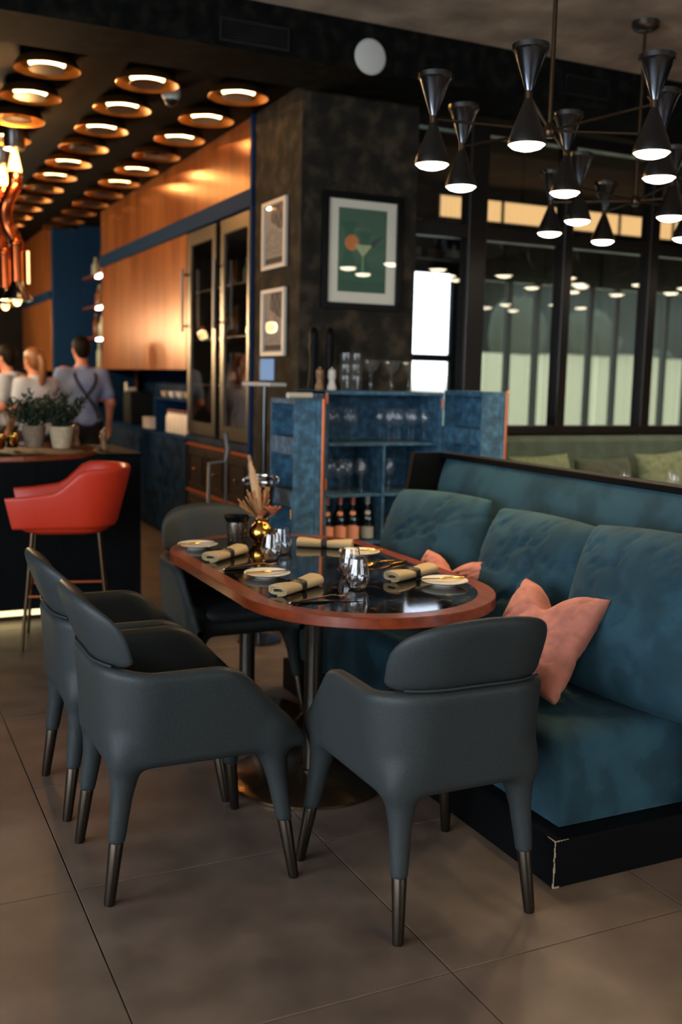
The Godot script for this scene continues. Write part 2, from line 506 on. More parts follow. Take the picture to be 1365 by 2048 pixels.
# surface nets of f between lo and hi, appended to b
func nets(b: B, f: Callable, lo: Vector3, hi: Vector3, cell: float) -> void:
	b.smooth()
	var blk := 4
	var nb := Vector3i(((hi - lo) / (cell * blk)).ceil())
	var n := nb * blk + Vector3i.ONE
	var d := PackedFloat32Array()
	d.resize(n.x * n.y * n.z)
	d.fill(1.0)
	var sx := n.y * n.z
	var sy := n.z
	var reach := cell * blk * 1.15
	var live := []
	var known := PackedByteArray()
	known.resize(d.size())
	for bx in nb.x:
		for by in nb.y:
			for bz in nb.z:
				var c := lo + Vector3(bx + 0.5, by + 0.5, bz + 0.5) * cell * blk
				var v: float = f.call(c)
				if absf(v) > reach:
					if v < 0.0:
						for i in blk:
							for j in blk:
								for k in blk:
									var at := (bx * blk + i) * sx + (by * blk + j) * sy + bz * blk + k
									if known[at] == 0:
										d[at] = -1.0
					continue
				live.append(Vector3i(bx, by, bz))
				for i in blk + 1:
					for j in blk + 1:
						for k in blk + 1:
							var at := (bx * blk + i) * sx + (by * blk + j) * sy + bz * blk + k
							if known[at] == 0:
								known[at] = 1
								d[at] = f.call(lo + Vector3(bx * blk + i, by * blk + j, bz * blk + k) * cell)
	var vert := {}
	var offs := [0, 1, sy, sy + 1, sx, sx + 1, sx + sy, sx + sy + 1]
	var cpos := [Vector3(0, 0, 0), Vector3(0, 0, 1), Vector3(0, 1, 0), Vector3(0, 1, 1), Vector3(1, 0, 0), Vector3(1, 0, 1), Vector3(1, 1, 0), Vector3(1, 1, 1)]
	var edges := [[0, 1], [0, 2], [0, 4], [1, 3], [1, 5], [2, 3], [2, 6], [3, 7], [4, 5], [4, 6], [5, 7], [6, 7]]
	for bl in live:
		for i in blk:
			for j in blk:
				for k in blk:
					var ci: int = bl.x * blk + i
					var cj: int = bl.y * blk + j
					var ck: int = bl.z * blk + k
					if ci >= n.x - 1 or cj >= n.y - 1 or ck >= n.z - 1:
						continue
					var at := ci * sx + cj * sy + ck
					var inside := 0
					for o in offs:
						if d[at + o] < 0.0:
							inside += 1
					if inside == 0 or inside == 8:
						continue
					var s := Vector3.ZERO
					var cnt := 0
					for e in edges:
						var d0 := d[at + offs[e[0]]]
						var d1 := d[at + offs[e[1]]]
						if (d0 < 0.0) != (d1 < 0.0):
							s += cpos[e[0]].lerp(cpos[e[1]], d0 / (d0 - d1))
							cnt += 1
					vert[at] = lo + (Vector3(ci, cj, ck) + s / cnt) * cell
	for at in vert:
		# edges from the cell's low corner along x, y, z
		for ax in 3:
			var o: int = [sx, sy, 1][ax]
			var d0 := d[at]
			var d1 := d[at + o]
			if (d0 < 0.0) == (d1 < 0.0):
				continue
			var u: int = [sy, 1, sx][ax]
			var w: int = [1, sx, sy][ax]
			if not (vert.has(at - u) and vert.has(at - w) and vert.has(at - u - w)):
				continue
			var a: Vector3 = vert[at - u - w]
			var bq: Vector3 = vert[at - w]
			var cq: Vector3 = vert[at]
			var dq: Vector3 = vert[at - u]
			if d0 < 0.0:
				b.tri(a, cq, bq)
				b.tri(a, dq, cq)
			else:
				b.tri(a, bq, cq)
				b.tri(a, cq, dq)

# ------------------------------------------------------------------ armchairs
const LEGS := [[0.215, 0.275, 0.186, 0.212], [0.268, -0.275, 0.206, -0.212]]   # foot x, z and top x, z

func leg_at(l: Array, y: float) -> Vector3:
	var k := y / 0.46
	return Vector3(lerpf(l[0], l[2], k), y, lerpf(l[1], l[3], k))

func chair_field(p: Vector3) -> float:
	var ax := absf(p.x)
	var t := clampf((p.y - 0.40) / 0.28, 0.0, 1.0)
	var hx := lerpf(0.258, 0.284, t)
	var zb := lerpf(0.278, 0.300, t)
	var r := lerpf(0.12, 0.17, t)
	var qx := ax - (hx - r)
	var qz := p.z - (zb - r)
	var d2 := Vector2(maxf(qx, 0), maxf(qz, 0)).length() + minf(maxf(qx, qz), 0.0) - r
	var sh := absf(d2 + 0.027) - 0.027
	var top := 0.682 + clampf((p.z - 0.16) / 0.14, 0.0, 1.0) * 0.016
	var fr := (p.z + 0.10) * -0.73 + (p.y - 0.685) * 0.68
	sh = smax(sh, p.y - top, 0.03)
	sh = smax(sh, fr, 0.06)
	sh = smax(sh, 0.40 - p.y, 0.03)
	var base := round_box(p, Vector3(0, 0.43, -0.005), Vector3(0.243, 0.04, 0.268), 0.035)
	var d := smin(sh, base, 0.015)
	var q := Vector3(ax, p.y, p.z)
	for l in LEGS:
		var a := leg_at(l, 0.46)
		var b := leg_at(l, 0.385)
		var c := leg_at(l, 0.31)
		var e := leg_at(l, 0.175)
		var g := minf(capsule(q, a, b, 0.056, 0.044), minf(capsule(q, b, c, 0.044, 0.0315), capsule(q, c, e, 0.0315, 0.0242)))
		d = smin(d, g, 0.03)
	return maxf(d, 0.178 - p.y)

func make_chair(label: String, at: Vector3, turn: float) -> Node3D:
	var t := thing("armchair", label, "chair", at, turn, "grey armchairs round the table")
	var b := B.new()
	nets(b, chair_field, Vector3(-0.32, 0.165, -0.32), Vector3(0.32, 0.74, 0.34), 0.0095)
	part(t, "upholstered_frame", b, M.leather)
	# seat cushion
	var s := B.new()
	s.grid(28, 20, func(u: float, v: float) -> Vector3:
		var a := TAU * (0.0 if u > 0.9999 else u)
		var ph := PI * (v - 0.5)
		var ce := pow(absf(cos(ph)), 0.35)
		var x := signf(cos(a)) * pow(absf(cos(a)), 0.4) * 0.222 * ce
		var z := signf(sin(a)) * pow(absf(sin(a)), 0.4) * 0.25 * ce
		return Vector3(x, 0.478 + 0.034 * signf(ph) * pow(absf(sin(ph)), 0.6), z - 0.035))
	part(t, "seat", s, M.leather)
	# upper backrest: a curved rounded pad
	var k := B.new()
	for side in [-1.0, 1.0]:
		k.grid(40, 10, func(u: float, v: float) -> Vector3:
			var a := TAU * (0.0 if u > 0.9999 else u)
			var sc := sin(v * PI * 0.5)
			var x := 0.248 * signf(cos(a)) * pow(absf(cos(a)), 0.62) * sc
			var sn := sin(a)
			var y := (0.112 * pow(absf(sn), 0.72) if sn > 0 else -0.092 * pow(absf(sn), 0.33)) * sc
			var yy := 0.786 + y - 0.30 * x * x
			var dx := maxf(absf(x) - 0.08, 0.0)
			var z := 0.27 - (0.21 - sqrt(maxf(0.21 * 0.21 - dx * dx, 0.0))) * 0.8 + (yy - 0.70) * 0.36
			return Vector3(x, yy, z + side * 0.027 * sqrt(maxf(1.0 - pow(sc, 5.0), 0.0))), side > 0)
	var pad := part(t, "backrest", k, M.leather)
	# piped seam under the pad
	var w := B.new()
	var pts := []
	for i in 17:
		var x := lerpf(-0.212, 0.212, i / 16.0)
		var dx := maxf(absf(x) - 0.08, 0.0)
		pts.append(Vector3(x, 0.703 - 0.06 * x * x, 0.2995 - (0.21 - sqrt(0.21 * 0.21 - dx * dx)) * 0.8))
	w.tube(pts, 0.0042, 6)
	part(pad, "piping", w, M.leather)
	for sx in [-1.0, 1.0]:
		for l in LEGS:
			var f := B.new()
			var top := leg_at(l, 0.182) * Vector3(sx, 1, 1)
			var low := Vector3(sx * l[0], 0.0, l[1])
			f.tube([top, top.lerp(low, 0.02), top.lerp(low, 0.96), low], [0.0195, 0.021, 0.016, 0.0145], 18)
			part(t, "leg_ferrule", f, M.ferrule, "bronze metal leg end")
	return t

func build_chairs() -> void:
	var c := make_chair("grey leather armchair at the rounded table end beside the sofa seat corner", Vector3(1.478, 0, -2.497), 0.0)
	copy_of(c, Vector3(0.875, 0, -2.945), -PI / 2, "grey leather armchair on the open long side of the table, far from the bar stool")
	copy_of(c, Vector3(0.868, 0, -3.552), -PI / 2, "grey leather armchair on the open long side of the table, next to the bar stool")
	copy_of(c, Vector3(1.505, 0, -4.315), PI, "grey leather armchair pushed under the rounded table end nearest the wine trunk")

# ------------------------------------------------------------------ sofa
func pillow_mesh(w: float, h: float, t: float, seed_: int, wrinkle: float, ears := 0.06, chop := 0.0, boxy := 4.0) -> B:
	var b := B.new()
	var n := FastNoiseLite.new()
	n.seed = seed_
	n.frequency = 0.95
	n.fractal_octaves = 2
	n.domain_warp_enabled = true
	n.domain_warp_amplitude = 0.5
	n.domain_warp_frequency = 0.7
	for side in [-1.0, 1.0]:
		b.grid(44, 44, func(uu: float, vv: float) -> Vector3:
			var u := uu * 2.0 - 1.0
			var v := vv * 2.0 - 1.0
			var ed := (1.0 - pow(absf(u), boxy)) * (1.0 - pow(absf(v), boxy))
			var x := u * w * 0.5 * (1.0 - ears * (1.0 - v * v))
			var y := v * h * 0.5 * (1.0 - ears * (1.0 - u * u))
			if chop > 0.0 and v > 0.0:
				y -= chop * exp(-u * u * 9.0) * v * v
			var th := t * 0.5 * pow(maxf(ed, 0.0), 0.5)
			# folds radiate from the corners
			var cr := absf(n.get_noise_3d(u * 0.75 + v * 0.30, v * 0.95 - u * 0.45, side * 3.0 + 0.4))
			th -= wrinkle * pow(maxf(1.0 - cr * 5.5, 0.0), 1.6) * minf(ed * 5.0, 1.0)
			th += 0.010 * n.get_noise_2d(u * 0.5 + 7.0, v * 0.5) * minf(ed * 4.0, 1.0)
			if chop > 0.0:
				th *= 1.0 - 0.35 * exp(-u * u * 10.0) * maxf(v, 0.0)
			return Vector3(x, y, side * maxf(th, 0.0)), side < 0)
	return b

func put_pillow(called: String, b: B, m: Material, label: String, group: String, at: Vector3, face: Vector3, roll: float) -> void:
	var o := solo(called, b, m, label, "cushion", at, 0.0, group)
	var z := face.normalized()
	var x := Vector3.UP.cross(z).normalized()
	var y := z.cross(x)
	o.basis = Basis(x, y, z) * Basis(Vector3.BACK, roll)

func build_sofa() -> void:
	var t := thing("sofa", "blue velvet banquette sofa with black frame along the table", "sofa", Vector3(1.835, 0, -4.45))
	# local: x 0 at the front of the plinth, z 0 at the far end, z 2.15 at the near end
	var L := 2.15
	part(t, "plinth", B.new().bb(Vector3(0.0, 0.0, 0.0), Vector3(0.90, 0.150, L), 0.004), M.black_paint, "black lacquered plinth")
	# worn paint along the near corner of the plinth
	var w := B.new()
	var rng := RandomNumberGenerator.new()
	rng.seed = 4
	for i in 9:
		var y0 := 0.002 + i * 0.0162
		w.box(Vector3(0.0028, y0 + 0.008, L - 0.0028), Vector3(0.003 + rng.randf() * 0.003, 0.012 + rng.randf() * 0.006, 0.003 + rng.randf() * 0.003))
	for i in 5:
		w.box(Vector3(0.004 + i * 0.011, 0.1488, L - 0.003), Vector3(0.008, 0.003, 0.004 * (1.0 - i * 0.15)))
		w.box(Vector3(0.003, 0.1488, L - 0.006 - i * 0.008), Vector3(0.004 * (1.0 - i * 0.15), 0.003, 0.006))
	w.box(Vector3(0.012, 0.004, L - 0.002), Vector3(0.022, 0.006, 0.005))
	part(t, "worn_edge", w, M.worn, "worn pale paint on the plinth corner")
	# seat cushion with rounded top edges
	var s := B.new()
	var n := FastNoiseLite.new()
	n.seed = 8
	n.frequency = 2.4
	var x0 := 0.07
	var x1 := 0.66
	var z0 := 0.05
	var z1 := L - 0.075
	s.grid(64, 26, func(u: float, v: float) -> Vector3:
		var q := u if u < 0.9999 else 0.0
		# rounded rectangle in plan; v from the bottom rim up the side and over the top
		var per := q * 4.0
		var a := Vector2.ZERO
		if per < 1.0: a = Vector2(lerpf(-1, 1, per), 1)
		elif per < 2.0: a = Vector2(1, lerpf(1, -1, per - 1))
		elif per < 3.0: a = Vector2(lerpf(1, -1, per - 2), -1)
		else: a = Vector2(-1, lerpf(-1, 1, per - 3))
		var hx := (x1 - x0) * 0.5
		var hz := (z1 - z0) * 0.5
		var y := 0.152
		var inset := 0.0
		if v < 0.4:
			y = lerpf(0.152, 0.395, v / 0.4)
		elif v < 0.7:
			var c := (v - 0.4) / 0.3 * PI * 0.5
			y = 0.395 + sin(c) * 0.055
			inset = (1.0 - cos(c)) * 0.075
		else:
			y = 0.45
			inset = 0.075
		var mx := hx - inset
		var mz := hz - inset
		if v >= 0.7:
			var k := 1.0 - (v - 0.7) / 0.3
			mx *= k
			mz *= k
			y += 0.012 * (1.0 - k * k)
		var px := a.x * mx
		var pz := a.y * mz
		var bulge := 0.006 * sin(clampf(v / 0.4, 0, 1) * PI)
		px += a.x * bulge * (1.0 if absf(a.x) > 0.999 else 0.0)
		pz += a.y * bulge * (1.0 if absf(a.y) > 0.999 else 0.0)
		y += n.get_noise_3d(px, 0.0, pz) * 0.008 * smoothstep(0.4, 0.8, v)
		return Vector3((x0 + x1) * 0.5 + px, y, (z0 + z1) * 0.5 + pz), true)
	part(t, "seat_cushion", s, M.velvet, "seat in blue velvet with brushed and worn nap")
	# raked backrest
	var k := B.new()
	var zb0 := 0.035
	var zb1 := L - 0.035
	k.grid(40, 24, func(u: float, v: float) -> Vector3:
		var y := lerpf(0.30, 1.118, v)
		var x := 0.545 + (y - 0.15) * 0.165 - 0.155 * 0.0
		var z := lerpf(zb0, zb1, u)
		x += 0.11
		x += 0.03 * (pow(absf(u * 2.0 - 1.0), 12.0) + pow(v, 14.0))
		x += n.get_noise_3d(x, y * 1.2, z) * 0.008
		return Vector3(x, y, z), true)
	part(t, "back_upholstery", k, M.velvet)
	var f := B.new()
	f.bb(Vector3(0.835, 1.118, 0.0), Vector3(0.915, 1.146, L), 0.003)
	f.bb(Vector3(0.90, 0.15, 0.0), Vector3(0.915, 1.12, L))
	part(t, "back_frame", f, M.black_paint, "black lacquered back rail")
	for zz in [0.0, L - 0.032]:
		var e := B.new()
		var pr := [Vector3(0.52, 0.151, 0), Vector3(0.90, 0.151, 0), Vector3(0.90, 1.146, 0), Vector3(0.683, 1.146, 0)]
		var q := []
		var q2 := []
		for v in pr:
			q.append(v + Vector3(0, 0, zz))
			q2.append(v + Vector3(0, 0, zz + 0.032))
		e.poly(q, Vector3.FORWARD)
		e.poly(q2, Vector3.BACK)
		var mid := Vector3(0.75, 0.65, zz + 0.016)
		for i in 4:
			var j := (i + 1) % 4
			e.poly([q[i], q[j], q2[j], q2[i]], (q[i] + q2[j]) * 0.5 - mid)
		part(t, "end_panel", e, M.black_paint)
	# cushions
	var g := "large blue back cushions on the sofa"
	put_pillow("back_cushion", pillow_mesh(0.66, 0.55, 0.25, 5, 0.015, -0.05, 0.0, 3.2), M.velvet, "large blue velvet back cushion leaning at the sofa end nearest the wine trunk", g, Vector3(2.395, 0.715, -4.02), Vector3(-1, 0.30, 0.12), 0.03)
	put_pillow("back_cushion", pillow_mesh(0.61, 0.55, 0.26, 12, 0.017, -0.05, 0.0, 3.2), M.velvet, "large blue velvet back cushion in the middle of the sofa", g, Vector3(2.375, 0.715, -3.19), Vector3(-1, 0.28, 0.10), -0.02)
	put_pillow("back_cushion", pillow_mesh(0.66, 0.57, 0.28, 23, 0.015, -0.05, 0.0, 3.2), M.velvet, "large blue velvet back cushion at the sofa end away from the wine trunk", g, Vector3(2.36, 0.735, -2.52), Vector3(-1, 0.25, 0.10), 0.02)
	var g2 := "small pink cushions on the sofa"
	put_pillow("scatter_cushion", pillow_mesh(0.44, 0.34, 0.13, 31, 0.014, 0.10, 0.07), M.pink, "small dusty pink cushion slumped behind the table edge", g2, Vector3(2.20, 0.625, -3.56), Vector3(-1, 0.45, 0.10), 0.04)
	put_pillow("scatter_cushion", pillow_mesh(0.41, 0.40, 0.15, 37, 0.016, 0.10, 0.09), M.pink, "small dusty pink cushion with two pointed corners standing on the seat", g2, Vector3(2.085, 0.64, -2.755), Vector3(-1, 0.72, 0.12), 0.0)

# ------------------------------------------------------------------ table and its setting
func stadium(cx: float, cz: float, r: float, half: float, seg := 24) -> Array:
	var o := []
	for i in seg + 1:
		var a := PI * i / seg
		o.append(Vector2(cx + cos(a) * r, cz + half + sin(a) * r))
	for i in seg + 1:
		var a := PI + PI * i / seg
		o.append(Vector2(cx + cos(a) * r, cz - half + sin(a) * r))
	return o

const TC := Vector3(1.66, 0, -3.672)

func build_table() -> void:
	var t := thing("dining_table", "oval dining table with black marble top and wooden rim", "table", TC)
	var half := 0.437
	var outer := stadium(0, 0, 0.47, half)
	var inner := stadium(0, 0, 0.405, half)
	var n := outer.size()
	# wooden rim in lengths butted end to end
	var cuts := [0, 8, 17, 25, 33, 42, n]
	for c in cuts.size() - 1:
		var b := B.new()
		for i in range(cuts[c], cuts[c + 1]):
			var j: int = (i + 1) % n
			var o0: Vector2 = outer[i]
			var o1: Vector2 = outer[j]
			var i0: Vector2 = inner[i]
			var i1: Vector2 = inner[j]
			var e := 0.003
			var c0 := o0 - o0.normalized() * e
			var c1 := o1 - o1.normalized() * e
			var outv := Vector3(o0.x + o1.x, 0, o0.y + o1.y)
			b.poly([Vector3(c0.x, 0.75, c0.y), Vector3(c1.x, 0.75, c1.y), Vector3(i1.x, 0.75, i1.y), Vector3(i0.x, 0.75, i0.y)], Vector3.UP)
			b.poly([Vector3(o0.x, 0.747, o0.y), Vector3(o1.x, 0.747, o1.y), Vector3(c1.x, 0.75, c1.y), Vector3(c0.x, 0.75, c0.y)], outv + Vector3.UP * 0.5)
			b.smooth(2)
			b.poly([Vector3(o0.x, 0.714, o0.y), Vector3(o1.x, 0.714, o1.y), Vector3(o1.x, 0.747, o1.y), Vector3(o0.x, 0.747, o0.y)], outv)
			b.flat()
			b.poly([Vector3(o0.x, 0.714, o0.y), Vector3(o1.x, 0.714, o1.y), Vector3(c1.x, 0.711, c1.y), Vector3(c0.x, 0.711, c0.y)], outv - Vector3.UP * 0.5)
			b.poly([Vector3(c0.x, 0.711, c0.y), Vector3(c1.x, 0.711, c1.y), Vector3(i1.x, 0.711, i1.y), Vector3(i0.x, 0.711, i0.y)], Vector3.DOWN)
			b.poly([Vector3(i0.x, 0.711, i0.y), Vector3(i1.x, 0.711, i1.y), Vector3(i1.x, 0.75, i1.y), Vector3(i0.x, 0.75, i0.y)], -outv)
			for q in [[cuts[c], i0, o0, c0], [cuts[c + 1] - 1, i1, o1, c1]]:
				if q[0] == i:
					b.poly([Vector3(q[1].x, 0.711, q[1].y), Vector3(q[2].x, 0.714, q[2].y), Vector3(q[2].x, 0.747, q[2].y), Vector3(q[3].x, 0.75, q[3].y), Vector3(q[1].x, 0.75, q[1].y)], Vector3(q[2].y, 0, -q[2].x))
		part(t, "rim_segment", b, M.wood)
	part(t, "marble_top", B.new().slab(stadium(0, 0, 0.4045, half), 0.722, 0.7496, 0.001), M.marble, "polished black marble inset with gold veins")
	for z in [0.29, -0.43]:
		var p := B.new()
		var px := 1.52 - TC.x
		p.lathe([Vector2(0.0, 0.026), Vector2(0.045, 0.026), Vector2(0.045, 0.032), Vector2(0.0345, 0.036), Vector2(0.0345, 0.708), Vector2(0.0, 0.708)], 24, Vector3(px, 0, z))
		part(t, "pedestal_column", p, M.dark_metal)
		var d := B.new()
		d.lathe([Vector2(0.0, 0.0), Vector2(0.296, 0.0), Vector2(0.302, 0.003), Vector2(0.302, 0.011), Vector2(0.297, 0.0145), Vector2(0.12, 0.021), Vector2(0.05, 0.026), Vector2(0.0, 0.026)], 56, Vector3(px - 0.02, 0, z + 0.012))
		part(t, "base_disc", d, M.bronze_base)
		part(t, "mounting_plate", B.new().box(Vector3(px, 0.7105, z), Vector3(0.34, 0.006, 0.34)), M.black_metal)

func tumbler_profile() -> Array:
	# outside up, over the rim, inside down
	return [Vector2(0.0, 0.0), Vector2(0.024, 0.0), Vector2(0.030, 0.003), Vector2(0.0385, 0.020), Vector2(0.0445, 0.038), Vector2(0.0425, 0.060), Vector2(0.0375, 0.085), Vector2(0.0335, 0.112), Vector2(0.0323, 0.1125), Vector2(0.0313, 0.112), Vector2(0.0353, 0.085), Vector2(0.0405, 0.060), Vector2(0.0423, 0.038), Vector2(0.0365, 0.021), Vector2(0.027, 0.009), Vector2(0.0, 0.007)]

func napkin_mesh() -> B:
	# cloth rolled flat: a flattened spiral, seen as folds at both ends, 0.25 long
	var b := B.new()
	var n := 100
	var turns := 2.9
	var prof := []
	for i in n + 1:
		var s := float(i) / n
		var a := -PI * 0.5 + s * TAU * turns
		var sh := s * turns * 0.0052
		var ha := maxf(0.0385 - sh * 1.15, 0.006)
		var hb := maxf(0.0178 - sh, 0.0015)
		prof.append(Vector2(signf(cos(a)) * pow(absf(cos(a)), 0.75) * ha, 0.0195 + signf(sin(a)) * pow(absf(sin(a)), 0.75) * hb))
	var th := 0.0018
	var xs := [-0.125, -0.123, -0.10, -0.07, -0.045, -0.025, -0.012, 0.012, 0.025, 0.045, 0.07, 0.10, 0.123, 0.125]
	var side := []
	for k in n + 1:
		var d: Vector2 = (prof[mini(k + 1, n)] - prof[maxi(k - 1, 0)]).normalized()
		side.append(Vector2(d.y, -d.x) * th)
	var at := func(k: int, sg: float, x: float) -> Vector3:
		var p: Vector2 = prof[k] + side[k] * sg
		var w := 1.0 - 0.13 * exp(-pow(x / 0.03, 2.0))
		# the roll relaxes unevenly towards its ends
		var puff := 1.0 + 0.16 * smoothstep(0.03, 0.12, absf(x)) * (0.6 + 0.4 * sin(k * 0.21 + x * 30.0))
		return Vector3(x, maxf(p.y * w * (puff if p.y > 0.0195 else 1.0), 0.0003), p.x * w)
	for k in n:
		for sg in [-1.0, 1.0]:
			b.smooth(3 if sg > 0 else 4)
			for i in xs.size() - 1:
				var p0: Vector3 = at.call(k, sg, xs[i])
				var p1: Vector3 = at.call(k, sg, xs[i + 1])
				var p2: Vector3 = at.call(k + 1, sg, xs[i + 1])
				var p3: Vector3 = at.call(k + 1, sg, xs[i])
				b.poly([p0, p1, p2, p3], Vector3(0, side[k].y * sg, side[k].x * sg))
		b.flat()
		for x in [xs[0], xs[-1]]:
			b.poly([at.call(k, -1.0, x), at.call(k, 1.0, x), at.call(k + 1, 1.0, x), at.call(k + 1, -1.0, x)], Vector3(x, 0, 0))
	return b

func make_napkin(label: String, at: Vector3, turn: float) -> Node3D:
	var t := thing("napkin", label, "napkin", at, turn, "rolled napkins on the table")
	part(t, "rolled_cloth", napkin_mesh(), M.napkin)
	var b := B.new()
	var pts := []
	for i in 21:
		var a := TAU * i / 20.0
		pts.append(Vector3(0, 0.0195 + 0.0215 * signf(sin(a)) * pow(absf(sin(a)), 0.5) * 0.98, 0.0375 * signf(cos(a)) * pow(absf(cos(a)), 0.6)))
	b.smooth()
	for i in 20:
		for e in [[-0.013, 0.013]]:
			b.poly([pts[i] + Vector3(e[0], 0, 0), pts[i + 1] + Vector3(e[0], 0, 0), pts[i + 1] + Vector3(e[1], 0, 0), pts[i] + Vector3(e[1], 0, 0)], pts[i] - Vector3(0, 0.02, 0))
			b.poly([pts[i] * 0.96 + Vector3(e[0], 0.0008, 0), pts[i + 1] * 0.96 + Vector3(e[0], 0.0008, 0), pts[i + 1] * 0.96 + Vector3(e[1], 0.0008, 0), pts[i] * 0.96 + Vector3(e[1], 0.0008, 0)], Vector3(0, 0.02, 0) - pts[i])
	part(t, "napkin_band", b, M.band, "dark leather napkin band")
	return t

func make_knife(label: String, at: Vector3, turn: float, handle: Material, blade: Material, length: float, group: String) -> Node3D:
	var t := thing("knife", label, "knife", at, turn, group)
	var h := length * 0.5
	# handle towards -x
	var b := B.new()
	b.tube([Vector3(-h, 0.004, 0), Vector3(-h + 0.004, 0.004, 0), Vector3(-0.01, 0.004, 0), Vector3(0.004, 0.004, 0)], [0.0032, 0.0042, 0.0046, 0.003], 10)
	part(t, "handle", b, handle)
	if handle == M.black_satin:
		part(t, "end_cap", B.new().ball(Vector3(-h - 0.001, 0.0045, 0), Vector3(0.005, 0.0042, 0.0045), 10, 8), M.chrome, "polished metal handle end")
	var k := B.new()
	var o := [Vector2(0.0, -0.003), Vector2(0.02, -0.0075), Vector2(h * 0.8, -0.0085), Vector2(h, -0.001), Vector2(h * 0.9, 0.0045), Vector2(0.0, 0.003)]
	k.slab(o, 0.0032, 0.0048, 0.0003)
	part(t, "blade", k, blade)
	return t

func make_fork(label: String, at: Vector3, turn: float, handle: Material, group: String) -> Node3D:
	var t := thing("fork", label, "fork", at, turn, group)
	var b := B.new()
	b.tube([Vector3(-0.10, 0.0045, 0), Vector3(-0.095, 0.0045, 0), Vector3(-0.02, 0.010, 0), Vector3(0.03, 0.013, 0), Vector3(0.05, 0.010, 0)], [0.003, 0.0042, 0.0035, 0.0025, 0.004], 8)
	part(t, "handle", b, handle)
	for i in 4:
		var z := (i - 1.5) * 0.0058
		var q := B.new()
		q.tube([Vector3(0.05, 0.010, z * 0.5), Vector3(0.062, 0.0068, z), Vector3(0.080, 0.0055, z), Vector3(0.100, 0.010, z)], [0.0022, 0.0019, 0.0017, 0.001], 6)
		part(t, "tine", q, handle)
	return t

